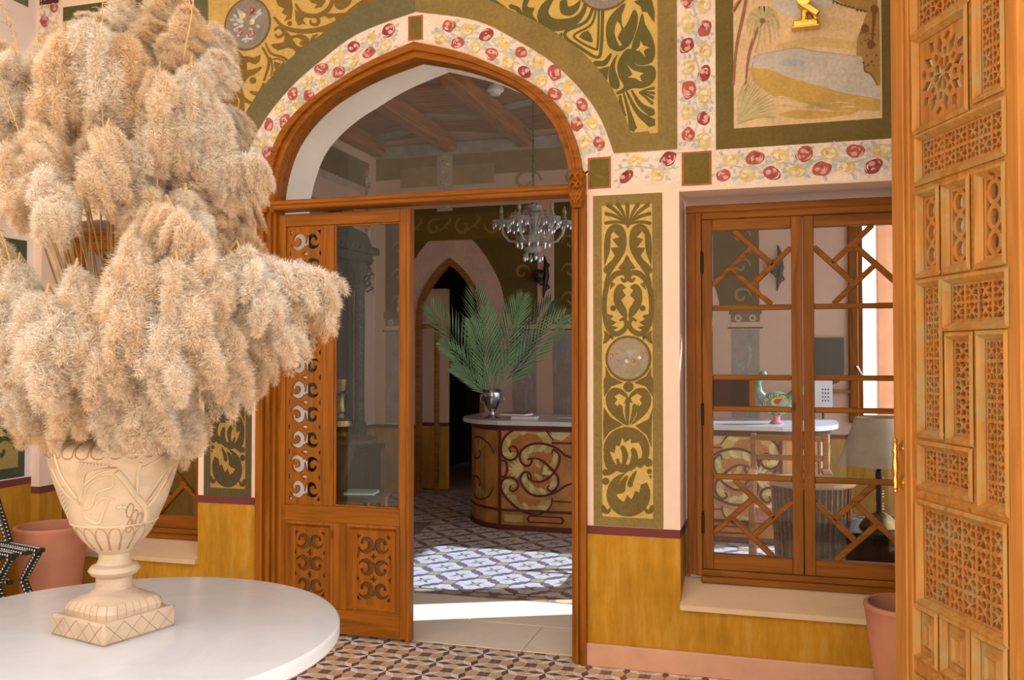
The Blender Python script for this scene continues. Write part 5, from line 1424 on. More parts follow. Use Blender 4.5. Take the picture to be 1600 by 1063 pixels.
cut2 = arch_at([(0, 2.95), (.15, 2.88), (.35, 2.70), (.52, 2.45), (.62, 2.2), (.66, 2.04), (.665, 1.98)], -1.24)
panel(-2.29, -.195, 1.98, 3.155, cut2)
strip_fill(P, band_o, arch_at([(0, 2.60), (.11, 2.52), (.22, 2.40), (.32, 2.25), (.385, 2.08), (.40, 1.98)], DX), (0.60, 0.42, 0.33), .5)
P.rect(XIL, 1.9, 3.50, 3.745, (0.30, 0.18, 0.035), 1); P.rect(XIL + .3, XIL + 1.4, 3.40, 3.62, (0.42, 0.28, 0.1), 2)
for k in range(5): x0 = -2.6 + k * .55; P.stroke([(x0 + (.17 - .012 * i) * math.cos(i * .55), 3.40 + (.13 - .009 * i) * math.sin(i * .55)) for i in range(12)], [.02, .035, .02], (0.36, 0.24, 0.08), 3, 3)
P.rect(-3.62, -3.44, 3.12, 3.74, (0.58, 0.45, 0.36), 4); rose_run(P, [(-3.53, 3.14), (-3.53, 3.4), (-3.53, 3.7)], .07, .11)
# painted marbled columns with capitals under the panels
for cx in (-2.62, -2.17, -.33, -4.1):
    P.rect(cx - .16, cx + .16, 1.94, 2.02, (0.22, 0.14, 0.05), 4); P.rect(cx - .14, cx + .14, 1.86, 1.94, (0.26, 0.18, 0.09), 4)
    for s in (-1, 1): P.ring((cx + s * .07, 1.90), .026, .018, (0.60, 0.52, 0.42), 5, 12)
    P.rect(cx - .17, cx + .17, 1.795, 1.812, (0.18, 0.10, 0.06), 4)
    P.rect(cx - .135, cx + .135, .78, 1.79, (0.40, 0.33, 0.29), 3)
    for k in range(14):
        x = cx + rnd.uniform(-.10, .10); z = rnd.uniform(.85, 1.55)
        P.stroke([(x, z), (x + rnd.uniform(-.03, .03), z + .12), (x + rnd.uniform(-.03, .03), z + .24)], [.01, .035, .01], rnd.choice([(0.34, 0.35, 0.36), (0.42, 0.36, 0.26), (0.46, 0.40, 0.36)]), 4 + k % 3, 3)
P.done('wall_mural', wfar)
mb = MB(); mb.box((XIL, YF - .05, 3.75), (XIR, YF, 3.87), bev=.006)
mb.obj('trim_5', plain('pale_beam_paint', (0.36, 0.33, 0.28), .8, var=.25, scale=6), None, label='pale faded cornice beam along the top of the far wall', cat='cornice', kind='structure')
# doorway's wooden lining and the dark hall behind
dn = thing('door_4', 'pointed brown wooden door lining in the far wall', 'door frame', (DX, YF, 0), kind='structure')
mb = MB(); band(mb, fa, arch_at([(0, 2.52), (.10, 2.44), (.19, 2.33), (.28, 2.19), (.335, 2.04), (.345, 1.9), (.347, 1.8)], DX), YF - .015, YF + .06); mb.obj('arch_frame', M['midwood'], dn)
for s in (-1, 1): mb = MB(); xs_ = sorted((DX + s * .347, DX + s * .402)); mb.box((xs_[0], YF - .015, 0), (xs_[1], YF + .06, 1.8), bev=.004); mb.obj('jamb', M['midwood'], dn)
mb = MB(); mb.box((DX - .347, YF + .005, 1.83), (DX - .14, YF + .05, 1.88), bev=.004); mb.box((DX - .19, YF + .01, 0), (DX - .14, YF + .05, 1.83), bev=.004); mb.obj('side_frame', M['midwood'], dn)
mb = MB()
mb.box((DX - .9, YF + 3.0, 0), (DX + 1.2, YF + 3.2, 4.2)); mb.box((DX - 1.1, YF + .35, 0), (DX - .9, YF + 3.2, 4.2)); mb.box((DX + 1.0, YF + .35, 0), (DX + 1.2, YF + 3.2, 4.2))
mb.obj('wall_hall', plain('hall_darkness_paint', (0.05, 0.04, 0.032), .9), None, label='walls of the hall beyond the far doorway, coloured dark to look unlit', cat='wall', kind='structure')  # near-black colour stands in for the missing light in the hall
mb = MB(); mb.box((DX - .9, YF + .42, 0), (DX - .20, YF + .52, 2.3)); mb.obj('wall_hall_pier', M['wall_in'], None, label='pale pier with ochre dado just inside the far doorway', cat='wall', kind='structure')
# right wall of the inner room with its openings, and the window at the far wall's right end
mb = MB(); oA, oB, oC = (2.22, 2.70, .50, 2.65), (2.92, 4.86, .45, 2.90), (.65, 2.02, .30, 3.2)
mb.plate([(YI - .0, 0), (YF + .3, 0), (YF + .3, 4.2), (YI, 4.2)], [rect2(*oA), rect2(*oB), rect2(*oC)], lambda y, z, d: (XIR + d, y, z), .25)
mb.obj('wall_inner_right', M['white'], None, label='right side wall of the inner room, beyond the picture, with two tall openings', cat='wall', kind='structure')
mb = MB(); mb.box((XIR + .25, 2.08, 0), (XIR + 4.2, 2.18, 4.2)); mb.obj('wall_sun_block', M['white'], None, label='unseen wall added outside the inner right wall to block the sun', cat='wall', kind='structure')  # added out of view to keep direct sun off the nearest window
for n_, (y0, y1, z0, z1), lab in ((3, oA, 'narrow tall window in the inner right wall'), (4, oB, 'wide tall window in the inner right wall'), (7, oC, 'broad window in the inner right wall nearest the arch')):
    wn = thing('window_%d' % n_, lab, 'window', (XIR + .1, (y0 + y1) / 2, z0), kind='structure')
    xx0, xx1 = XIR + .06, XIR + .12
    for ya, yb in ((y0, y0 + .05), (y1 - .05, y1)):
        mb = MB(); mb.box((xx0, ya, z0), (xx1, yb, z1), bev=.004); mb.obj('frame_post', M['win_v'], wn)
    for za, zb in ((z0, z0 + .05), (z1 - .05, z1)):
        mb = MB(); mb.box((xx0, y0 + .05, za), (xx1, y1 - .05, zb), bev=.004); mb.obj('frame_rail', M['win_v'], wn)
    if n_ == 4:
        mb = MB(); mb.box((xx0 + .03, y0 + .05, z0 + .05), (xx0 + .036, y1 - .05, z1 - .05)); mb.obj('pane', M['suntintglass'], wn)
for n_, (x0, x1, z0, z1), lab in ((5,) + (FW1, 'bright wooden window at the far right of the inner room'), (6,) + (FW2, 'second wooden window of the far wall, beside the right corner')):
    wn = thing('window_%d' % n_, lab, 'window', ((x0 + x1) / 2, YF + .1, z0), kind='structure')
    for xa, xb in ((x0, x0 + .05), (x1 - .05, x1)):
        mb = MB(); mb.box((xa, YF + .05, z0), (xb, YF + .12, z1), bev=.004); mb.obj('frame_post', M['win_v'], wn)
    for za, zb in ((z0, z0 + .05), (z1 - .05, z1)):
        mb = MB(); mb.box((x0 + .05, YF + .05, za), (x1 - .05, YF + .12, zb), bev=.004); mb.obj('frame_rail', M['win_h'], wn)
    mb = MB(); mb.box((x0 + .05, YF + .08, z0 + .05), (x1 - .05, YF + .085, z1 - .05)); mb.obj('pane', M['suntintglass'] if n_ == 6 else M['glass'], wn)
    if n_ == 5:
        mb = MB(); mb.box((x0 - .085, YF - .05, z0 - .02), (x0 + .0, YF + .05, z1 + .05), bev=.006); mb.obj('casing', M['win_v'], wn)
        mb = MB(); mb.tube([(x0 - .02, YF - .05, 1.42), (x0 - .02, YF - .10, 1.42), (x0 + .02, YF - .11, 1.34)], .014, 6); mb.obj('handle', M['silver'], wn)
# sunny wall and pillar outside that window
mb = MB(); mb.box((1.08, YF + 1.9, -.1), (1.27, YF + 2.1, 4.2), bev=.01); mb.obj('pillar_outside', M['plinth'], None, label='pinkish pillar standing outside the far window', cat='pillar', kind='structure')
# ceiling: boards between round-edged beams
mb = MB(); mb.box((XIL - .3, YI, 4.0), (XIR + .32, YF + 3.2, 4.2))
cin = mb.obj('ceiling_inner', M['darkwood'], None, label='inner room ceiling of brown beams and herringbone boards', cat='ceiling', kind='structure')
bx = [-4.30, -3.45, -2.60, -1.75, -.90, -.05, .80, 1.65]
for x in bx:
    mb = MB(); mb.box((x - .075, YI, 3.76), (x + .075, YF, 3.93), bev=.012); mb.obj('beam', M['beam'], cin, loc=(x, 2.5, 3.76))
pk = []
for s in (-1, 1):
    for m_ in ('plank', 'plank_grey'):
        b_ = MB(); b_.box((-.47, -.083, -.012), (.47, .083, .012), mat=Matrix.Rotation(s * R(24), 4, 'Z'), bev=.004); pk.append(b_.mesh('plank', M[m_]))
for i in range(7):
    xm = (bx[i] + bx[i + 1]) / 2
    for j in range(24):
        y = YI + .15 + j * .187
        if y > YF - .05: break
        q = (0 if i % 2 == 0 else 2) + (1 if (j + 2 * i) % 7 in (0,) else 0)
        o = bpy.data.objects.new('plank', pk[q]); COL.objects.link(o); o.location = (xm, y, 3.95 + .003 * ((j * 5) % 3)); o.parent = cin

# ---------------- reception counter
cn = thing('reception_counter', 'curved counter with painted scroll panels and pale marble top in the inner room', 'counter', (-1.2, 3.6, 0))
front = [(-2.80, 4.15), (-2.80, 3.82), (-2.76, 3.60), (-2.66, 3.42), (-2.52, 3.28), (-2.36, 3.20)]
right = [(.02, 3.20), (.18, 3.26), (.30, 3.38), (.37, 3.55), (.40, 3.75), (.40, 4.15)]
loop = front + right
def inset(L, d): 
    out = []
    for i, p in enumerate(L):
        a, b = L[max(0, i - 1)], L[min(len(L) - 1, i + 1)]
        t = Vector((b[0] - a[0], b[1] - a[1])).normalized(); out.append((p[0] - t.y * -d * -1, p[1] + t.x * d))
    return out
def prism(mb, L, z0, z1, bev=0):
    n = len(L); mb.add([(x, y, z0) for x, y in L] + [(x, y, z1) for x, y in L], [tuple(range(n))[::-1], tuple(range(n, 2 * n))] + [(i, (i + 1) % n, n + (i + 1) % n, n + i) for i in range(n)])
mb = MB(); prism(mb, loop, .0, .915); b0 = mb.obj('body', plain('counter_ground_paint', (0.42, 0.19, 0.05), .5, var=.35, scale=5), cn)
top = smooth_open([(-2.86, 4.2), (-2.87, 3.80), (-2.83, 3.55), (-2.72, 3.35), (-2.56, 3.20), (-2.36, 3.125)], 5) + smooth_open([(.02, 3.125), (.22, 3.19), (.36, 3.32), (.445, 3.52), (.47, 3.75), (.47, 4.2)], 5)
mb = MB(); prism(mb, [(p.x, p.y) for p in top], .918, .955); mb.obj('marble_top', M['marble'], cn)
def along(L):
    acc = [0]
    for a, b in zip(L, L[1:]): acc.append(acc[-1] + math.hypot(b[0] - a[0], b[1] - a[1]))
    def put(s, z, l):
        i = 0
        while i < len(L) - 2 and acc[i + 1] < s: i += 1
        f = (s - acc[i]) / (acc[i + 1] - acc[i]); a, b = L[i], L[i + 1]
        t = Vector((b[0] - a[0], b[1] - a[1])).normalized()
        return (a[0] + (b[0] - a[0]) * f + t.y * l, a[1] + (b[1] - a[1]) * f - t.x * l, z)
    return put, acc
put, acc = along(loop)
mb = MB()
def strip_at(s0, s1, z0, z1, l=.012):
    n = max(1, int((s1 - s0) / .08)); vs = []
    for k in range(n + 1):
        s = s0 + (s1 - s0) * k / n
        vs += [put(s, z0, 0), put(s, z0, l), put(s, z1, l), put(s, z1, 0)]
    fs = [(4 * k + i, 4 * k + 4 + i, 4 * k + 4 + (i + 1) % 4, 4 * k + (i + 1) % 4) for k in range(n) for i in range(4)] + [(0, 1, 2, 3), (4 * n + 3, 4 * n + 2, 4 * n + 1, 4 * n)]
    mb.add(vs, fs)
tot = acc[-1]; sF = acc[5]
strip_at(0, tot, .0, .045, .016); strip_at(0, tot, .165, .185); strip_at(0, tot, .865, .915)
divs = [sF, sF + .79, sF + 1.58, acc[6] - .02]
for s in divs + [acc[3] - .3, acc[8]]: strip_at(s - .012, s + .012, .04, .87)
mb.obj('moulding', M['crimson'], cn)
YEL, YEL2, ORG, CRM = (0.58, 0.40, 0.12), (0.72, 0.56, 0.25), (0.48, 0.19, 0.05), (0.13, 0.025, 0.02)
P = Paint(put); P.lift = .0012
def scroll_panel(s0, flip, w=.79):
    def src(p):
        x, z = W(720 + p[0] / 4.833, 620 + p[1] / 4.833, 3.2)
        u = x + 2.36
        return (s0 + (w - u if flip else u), z)
    P.src = src
    C = [[(700, 330), (640, 255), (560, 222), (480, 222), (400, 250), (330, 310), (305, 390), (320, 450), (370, 480), (420, 460), (432, 410), (402, 375), (370, 388), (380, 420)],
         [(990, 520), (900, 470), (800, 450), (740, 400), (650, 360), (560, 355), (490, 380), (450, 430), (455, 490), (500, 525), (535, 500), (530, 470), (505, 475)],
         [(530, 465), (600, 475), (680, 540), (735, 610), (730, 680), (690, 715), (655, 695), (670, 668)],
         [(690, 435), (700, 400), (745, 440), (740, 510), (700, 580), (630, 635), (560, 642), (510, 612), (505, 585)],
         [(990, 590), (900, 640), (800, 670), (720, 720), (620, 750), (540, 740), (480, 690), (450, 620), (480, 572), (520, 578), (532, 620), (510, 625)],
         [(690, 765), (680, 830), (620, 880), (540, 886), (440, 850), (350, 770), (305, 690), (320, 630), (370, 610), (420, 630), (435, 680), (400, 715), (370, 700), (380, 672)],
         [(300, 480), (340, 490), (352, 550), (335, 600), (305, 605)]]
    fills = [[(700, 340), (640, 258), (480, 225), (330, 310), (308, 400), (340, 470), (420, 460), (425, 400), (470, 350), (560, 325), (650, 345)],
             [(740, 405), (560, 358), (460, 430), (480, 515), (530, 490), (560, 465), (640, 470), (720, 560), (745, 480)],
             [(720, 715), (540, 738), (460, 650), (480, 580), (525, 600), (560, 640), (660, 640), (725, 600), (730, 680)],
             [(685, 800), (620, 878), (440, 848), (310, 700), (330, 630), (420, 635), (430, 700), (480, 750), (580, 790)]]
    for f in fills: P.poly(f, YEL, 1, 2)
    for f in fills:
        m_ = (sum(p[0] for p in f) / len(f), sum(p[1] for p in f) / len(f))
        P.poly([(p[0] * .62 + m_[0] * .38, p[1] * .62 + m_[1] * .38) for p in f], ORG, 2, 2)
    for ci, n_, a_, b_ in ((0, 9, 0, .62), (1, 7, .3, .62), (4, 7, .3, .68), (5, 9, .05, .66), (2, 5, .1, .7), (3, 5, .1, .7)):
        Q = smooth_open(C[ci], 6); f = fills[min(3, (0, 1, 2, 3)[ci % 4] if ci < 4 else ci - 2)]; m_ = Vector((sum(p[0] for p in Q) / len(Q), sum(p[1] for p in Q) / len(Q)))
        for k in range(n_):
            i_ = int((a_ + (b_ - a_) * k / (n_ - 1)) * (len(Q) - 2)); p = Q[i_]; t_ = (Q[i_ + 1] - Q[i_]).normalized()
            nn = Vector((-t_.y, t_.x)); nn = nn if nn.dot(m_ - p) > 0 else -nn
            P.stroke([p + nn * 8, p + nn * 30 + t_ * 8, p + nn * 52 + t_ * 26, p + nn * 56 + t_ * 44], [30, 34, 30, 16], YEL2 if k % 2 else YEL, 3 + k % 2, 3)
    for k in range(7):
        a = 2.2 + k * .35; P.stroke([(470, 550), (470 + 55 * math.cos(a), 550 + 40 * math.sin(a)), (470 + 110 * math.cos(a), 550 + 95 * math.sin(a))], [8, 26, 12], YEL2, 2, 3)
        a = -2.7 + k * .32; P.stroke([(760, 330), (760 + 60 * math.cos(a), 330 + 60 * math.sin(a)), (760 + 110 * math.cos(a), 330 + 100 * math.sin(a))], [8, 26, 12], YEL2, 2, 3)
    for c in C: P.stroke(c, [9, 18, 18, 16, 12], CRM, 6, 4)
    P.stroke([(690, 350), (800, 352), (980, 352)], [14, 14], CRM, 6, 3); P.stroke([(690, 790), (800, 795), (980, 795)], [10, 10], CRM, 6, 3)
    P.src = lambda p: p
    z = .105; c = s0 + w * .52
    P.poly([(c - .17, z), (c - .15, z + .032), (c + .15, z + .032), (c + .17, z), (c + .15, z - .032), (c - .15, z - .032)], CRM, 2, 0); P.poly([(c - .15, z), (c - .135, z + .02), (c + .135, z + .02), (c + .15, z), (c + .135, z - .02), (c - .135, z - .02)], ORG, 3, 0)
    P.rect(s0 + .04, c - .2, z - .03, z + .03, YEL, 2)
scroll_panel(sF, False); scroll_panel(sF + .79, True); scroll_panel(sF + 1.58, True)
P.src = lambda p: p
for s0, s1 in ((acc[1], acc[3] - .31), (acc[3] - .29, sF - .02), (acc[6] + .02, acc[8] - .02), (acc[8] + .02, tot - .02)):
    w = s1 - s0; P.rect(s0, s1, .19, .86, (0.24, 0.19, 0.08), 1)
    for zc, t in ((.66, 1), (.36, -1)):
        P.stroke([(s0 + w * .5 + w * .42 * (1 - i / 13) * math.cos(i * .62), zc + t * .16 * (1 - i / 13) * math.sin(i * .62)) for i in range(12)], [.01, .022, .016], CRM, 4, 3)
        for k in range(4): P.stroke([(s0 + w * .5, zc), (s0 + w * (.4 + .1 * k), zc + t * .07), (s0 + w * (.2 + .2 * k), zc + t * .12)], [.008, .03, .012], YEL, 3, 3)
P.done('painted_scrolls', cn, M['counter'])

# ---------------- silver vase with palm fronds on the counter
VC = D(770, 641, 7.95); VC.z = .9555; VC.y = 3.42; VC.x = -2.36
_c = W(769, 640, 3.42); VC.x = _c[0]
vs_ = thing('silver_vase', 'tarnished silver two handled vase holding palm fronds on the counter', 'vase', tuple(VC))
mb = MB(); mb.lathe([(.075, 0), (.078, .008), (.05, .02), (.026, .034), (.024, .06), (.04, .08), (.062, .12), (.082, .18), (.086, .21), (.082, .235), (.088, .25), (.094, .262), (.086, .262), (.075, .22)], tuple(VC), 32, cap=False); mb.obj('body', M['silver'], vs_, smooth=30)
for s in (-1, 1):
    mb = MB(); mb.tube([(VC.x + s * (.082 + .028 * math.sin(a)), VC.y, VC.z + .175 + .035 * math.cos(a)) for a in [k * math.pi / 5 for k in range(11)]], .006, 6); mb.obj('handle', M['silver'], vs_)
FR = [(672, 475, -.05), (742, 452, .05), (760, 478, -.12), (805, 470, .06), (818, 462, .02), (862, 470, .10), (884, 492, -.06), (690, 535, -.15), (705, 575, -.2), (735, 500, -.22)]
M['frond'] = plain('palm_leaf', (0.20, 0.36, 0.19), .5, var=.3, scale=3); M['frond_d'] = plain('palm_leaf_dark', (0.07, 0.12, 0.07), .5, var=.3, scale=3)
for i, (px, py, dy) in enumerate(FR):
    x, z = W(px, py, VC.y + dy); tip = Vector((x, VC.y + dy, z)); foot = Vector((VC.x + (i - 5) * .006, VC.y, VC.z + .15))
    t = thing('palm_frond', 'green palm frond fanning out among others in the silver vase', 'plant', tuple(foot), 'palm fronds in the silver vase')
    mid_ = foot.lerp(tip, .55) + Vector((0, 0, .08)) ; RP = [foot, foot.lerp(mid_, .5) + Vector((0, 0, .02)), mid_, mid_.lerp(tip, .6) + Vector((0, 0, .02)), tip]
    pts = []
    for k in range(25):
        u = k / 24; pts.append(((1 - u) ** 2) * foot + 2 * u * (1 - u) * mid_ + u * u * tip)
    mb = MB(); mb.tube(pts, [.006 - .0002 * k for k in range(25)], 5); mb.obj('rachis', M['frond'], t, loc=tuple(foot))
    mb = MB(); L = (tip - foot).length
    for k in range(18):
        u = .16 + .84 * k / 18; q = u * 24; a = int(min(q, 23)); p = pts[a].lerp(pts[a + 1], q - a); tg = (pts[a + 1] - pts[a]).normalized()
        sd = tg.cross(Vector((0.25 * math.sin(i), -1, 0.1))).normalized()
        ln = L * (.34 * math.sin(math.pi * min(1, .25 + .72 * u)) ** .7)
        for s in (-1, 1):
            dv = (tg * (.85 + .45 * u) + sd * s * (.66) + Vector((0, prg.uniform(-.10, .10), .12 + prg.uniform(-.05, .05)))).normalized()
            w = dv.cross(Vector((0, 1, .3))).normalized() * .0085; e = p + dv * ln - Vector((0, 0, .04 * ln))
            m1 = p + dv * ln * .45; f = Vector((0, .005, 0))
            mb.add([p, m1 - w, m1 + f, m1 + w, e], [(0, 1, 2), (0, 2, 3), (1, 4, 2), (2, 4, 3)])
    mb.obj('leaflets', M['frond_d'] if i == 5 else M['frond'], t, loc=tuple(foot), kind='stuff')

# ---------------- books and papers on the counter
def book(label, c, w, d, h, rz, cover, group=None):
    t = thing('book', label, 'book', c, group, rotz=rz); mt = Matrix.Translation(c) @ Matrix.Rotation(rz, 4, 'Z')
    mb = MB(); mb.box((-w / 2, -d / 2, 0), (w / 2, d / 2, .004), mat=mt); mb.box((-w / 2, -d / 2, h - .004), (w / 2, d / 2, h), mat=mt); mb.box((-w / 2, d / 2 - .004, 0), (w / 2, d / 2, h), mat=mt); mb.obj('cover', cover, t, loc=c)
    mb = MB(); mb.box((-w / 2 + .005, -d / 2 + .004, .0042), (w / 2 - .005, d / 2 - .005, h - .0042), mat=mt); mb.obj('pages', M['paper'], t, loc=c)
bx_ = W(808, 641, 3.5)[0]; bx2 = W(820, 642, 3.45)[0]
book('pale paper covered ledger under the red book on the counter', (bx2, 3.45, .956), .23, .17, .022, .1, M['paper'])
book('red leather covered book on top of a pale ledger on the counter', (bx_, 3.48, .979), .26, .19, .026, -.15, M['redbook'])

# ---------------- ornamental peacock on the counter
pk_ = W(1213, 640, 3.45); pc = Vector((pk_[0], 3.45, .9555))
pea = thing('painted_peacock', 'painted green ceramic peacock ornament with red and yellow patches on the counter', 'ornament', tuple(pc))
M['peagreen'] = plain('green_glaze', (0.16, 0.30, 0.22), .3, var=.35, scale=25)
mb = MB(); mb.lathe([(.05, 0), (.055, .01), (.03, .03), (.028, .06), (.05, .075)], tuple(pc), 20); o = mb.obj('foot', plain('pink_glaze', (0.55, 0.20, 0.22), .3), pea, smooth=True)
mb = MB(); mb.sphere(pc + Vector((0, 0, .17)), .10, 20, 12, sc=(1.25, .75, 1.0)); mb.tube([pc + Vector(p) for p in ((-.09, 0, .19), (-.14, 0, .26), (-.145, 0, .34), (-.115, 0, .40))], [.05, .033, .024, .022], 10); mb.sphere(pc + Vector((-.105, 0, .41)), .032, 12, 8); mb.tube([pc + Vector((-.13, 0, .41)), pc + Vector((-.165, 0, .40))], [.012, .002], 6)
mb.tube([pc + Vector(p) for p in ((.09, 0, .19), (.17, 0, .26), (.22, 0, .36))], [.05, .05, .02], 10); mb.obj('body', M['peagreen'], pea, smooth=True)
Pp = MB()
def dot(u, v, r, c, l):
    n = 8; e = Vector((0, -1, 0)); a = pc + Vector((u, 0, v)); 
    q = max(0, 1 - (u / .125) ** 2 - ((v - .17) / .10) ** 2); y = -.075 * math.sqrt(q) - .003 - l
    Pp.add([(a.x + r * math.cos(k * .785), pc.y + y, a.z + r * math.sin(k * .785)) for k in range(8)], [tuple(range(8))], 0, c)
for k in range(7): dot(.0 + .012 * k - .01, .185 + .007 * k, .034 - .004 * k, (0.70, 0.55, 0.10), .002)
for k in range(5): dot(.005 + .01 * k, .187 + .006 * k, .023 - .004 * k, (0.55, 0.03, 0.02), .005)
for k in range(12):
    a = k * .52
    dot(.092 * math.cos(a), .165 + .072 * math.sin(a), .014, (0.72, 0.62, 0.35), .003); dot(.092 * math.cos(a), .165 + .072 * math.sin(a), .007, (0.35, 0.07, 0.04), .006)
Pp.obj('painted_feathers', M['counter'], pea)

# ---------------- glass chandelier
CC = Vector((-1.863, 2.484, 2.50))
ch = thing('chandelier', 'clear glass chandelier with curved arms and hanging drops', 'chandelier', tuple(CC + Vector((0, 0, 1.26))))
M['crystal'] = plain('milky_crystal', (0.62, 0.62, 0.60), .12, var=.2, scale=30, spec=.8)
nt = M['crystal'].node_tree; nt.nodes['Principled BSDF'].inputs['Transmission Weight'].default_value = .7
mb = MB()
for z, r, h in ((.19, .075, .035), (-.055, .135, .05), (-.14, .075, .03)): mb.lathe([(.02, z - h), (r * .75, z - h * .9), (r * .95, z - h * .3), (r, z + .01), (r * .9, z + .012), (r * .7, z - h * .5), (.02, z - h * .7)], tuple(CC), 20, cap=False)
mb.lathe([(.012, -.17), (.02, -.16), (.012, -.13), (.03, -.09), (.04, -.03), (.03, .03), (.045, .09), (.045, .14), (.02, .16), (.03, .21), (.012, .23), (.014, .36)], tuple(CC), 14); mb.obj('stem', M['crystal'], ch, smooth=30)
mb = MB(); mb.tube([CC + Vector((0, 0, .3 + k * .05)) for k in range(21)], .007, 6)
for k in range(24): mb.sphere(CC + Vector((0, 0, .36 + k * .04)), .012, 6, 4)
mb.lathe([(.03, .33), (.045, .34), (.02, .27)], tuple(CC), 12); mb.obj('chain', M['bronze'], ch)
def drop(mb, p, s=1.0): mb.lathe([(.001, .0), (.006 * s, -.012 * s), (.0105 * s, -.032 * s), (.008 * s, -.046 * s), (.001, -.056 * s)], tuple(p), 6)
drops = MB()
for k in range(6):
    a = k * math.pi / 3 + .35; e = Vector((math.cos(a), math.sin(a), 0))
    mb = MB(); mb.tube([CC + e * r + Vector((0, 0, z)) for r, z in ((.06, -.05), (.13, -.085), (.19, -.075), (.235, -.02), (.25, .05))], .0105, 8)
    mb.tube([CC + e * r + Vector((0, 0, z)) for r, z in ((.05, .0), (.09, .10), (.13, .15), (.17, .14), (.18, .10), (.15, .08))], .008, 6)
    arm = mb.obj('arm', M['crystal'], ch, smooth=True, loc=tuple(CC))
    c = CC + e * .25
    mb = MB(); mb.lathe([(.015, .045), (.06, .06), (.072, .085), (.066, .085), (.02, .07)], tuple(c), 14, cap=False); mb.lathe([(.014, .07), (.015, .12), (.006, .125)], tuple(c), 8); mb.obj('candle_cup', M['crystal'], arm, smooth=True, loc=tuple(c))
    mb = MB(); mb.lathe([(.006, .125), (.0155, .15), (.013, .18), (.002, .21)], tuple(c), 10); mb.obj('bulb', M['crystal'], arm, smooth=True, loc=tuple(c))
    for j in range(6): b_ = c + Vector((math.cos(j * 1.05), math.sin(j * 1.05), 0)) * .066; drop(drops, b_ + Vector((0, 0, .075)))
for j in range(12): b_ = CC + Vector((math.cos(j * .524), math.sin(j * .524), 0)) * .13; drop(drops, b_ + Vector((0, 0, -.07)))
for j in range(6): b_ = CC + Vector((math.cos(j * 1.05), math.sin(j * 1.05), 0)) * .07; drop(drops, b_ + Vector((0, 0, -.165)), 1.3)
drops.obj('drops', M['crystal'], ch, kind='stuff')

# ---------------- sconces
for (px, py, lab) in ((847, 432, 'dark bronze wall lamp on the pink pier below the chandelier'), (1212, 418, 'dark bronze wall lamp seen through the left casement of the right window')):
    x, z = W(px, py, YF - .02); t = thing('wall_sconce', lab, 'lamp', (x, YF, z))
    mb = MB(); mb.tube([(x + .02, YF - .006, z + .22), (x + .04, YF - .02, z + .14), (x + .045, YF - .02, z), (x + .03, YF - .02, z - .12), (x + .01, YF - .006, z - .23)], [.006, .02, .035, .022, .005], 8)
    for s in (-1, 1): mb.tube([(x + .03, YF - .02, z + .05 * s), (x + .03 + .05, YF - .025, z + .12 * s), (x + .02, YF - .02, z + .17 * s)], [.014, .01, .004], 6)
    mb.obj('back_plate', M['bronze'], t, smooth=True)
    mb = MB(); mb.lathe([(.004, -.08), (.03, -.06), (.055, -.02), (.06, .02), (.045, .055), (.02, .07)], (x - .02, YF - .09, z), 14); mb.tube([(x + .03, YF - .02, z - .06), (x, YF - .08, z - .10), (x - .02, YF - .09, z - .07)], .008, 6); mb.obj('lantern', M['bronze'], t)

# ---------------- carved standing mirror, candlestick, low desk seen through the sliding leaf
t = thing('carved_mirror', 'tall dark carved mirror with columns against the inner left wall', 'mirror', (XIL, 3.75, 0))
yA, yB, xm = 3.25, 4.30, XIL + .10
for y in (yA, yB):
    mb = MB(); mb.lathe([(.10, 0), (.10, .55), (.07, .58), (.08, .80), (.055, .84), (.05, 1.2), (.055, 1.9), (.05, 2.2), (.075, 2.28), (.06, 2.34), (.10, 2.42), (.11, 2.50)], (xm, y, 0), 14)
    for k in range(8): mb.tube([(xm + .07, y + .03 * math.cos(k), 2.2 + .05 * k), (xm + .13, y + .05 * math.cos(k * 2), 2.24 + .05 * k), (xm + .08, y + .04, 2.28 + .05 * k)], [.01, .018, .006], 5)
    mb.obj('column', M['greenmetal'], t, smooth=30)
mb = MB(); mb.box((XIL + .01, yA - .15, 2.50), (XIL + .20, yB + .12, 2.60), bev=.01); mb.box((XIL + .01, yA - .2, 2.60), (XIL + .24, yB + .20, 2.68), bev=.01)
mb.plate([(yA - .2, 2.68), (yB + .2, 2.68), (yB + .05, 2.82), (3.9, 2.86), (3.775, 3.0), (3.65, 2.86), (yA - .05, 2.82)], [], lambda y, z, d: (XIL + .02 + d, y, z), .14)
for k in range(14): mb.box((XIL + .24, yA - .18 + k * .103, 2.62), (XIL + .26, yA - .14 + k * .103, 2.66)); 
mb.obj('pediment', M['greenmetal'], t)
mb = MB(); mb.box((XIL + .01, yA, .55), (XIL + .03, yB, 2.5)); mb.obj('glass', M['mirror'], t)
mb = MB(); mb.box((XIL + .01, yA - .1, 0), (XIL + .30, yB + .1, .55), bev=.01); mb.box((XIL + .01, yA - .13, .55), (XIL + .34, yB + .13, .60), bev=.008); mb.obj('console', M['darkwood'], t)
cpos = D(533, 684, 6.9); cz = .601
t = thing('pedestal_table', 'dark round pedestal table under the brass candlestick', 'table', (cpos.x, cpos.y, 0))
mb = MB(); mb.lathe([(.20, 0), (.22, .03), (.06, .07), (.045, .3), (.05, .6), (.12, cpos.z - .04)], (cpos.x, cpos.y, 0), 20); mb.lathe([(.26, cpos.z - .045), (.28, cpos.z - .03), (.28, cpos.z - .01), (.27, cpos.z)], (cpos.x, cpos.y, 0), 28); mb.obj('body', M['darkwood'], t, smooth=30)
t = thing('brass_candlestick', 'tall turned brass candlestick seen through the sliding leaf', 'candlestick', tuple(cpos))
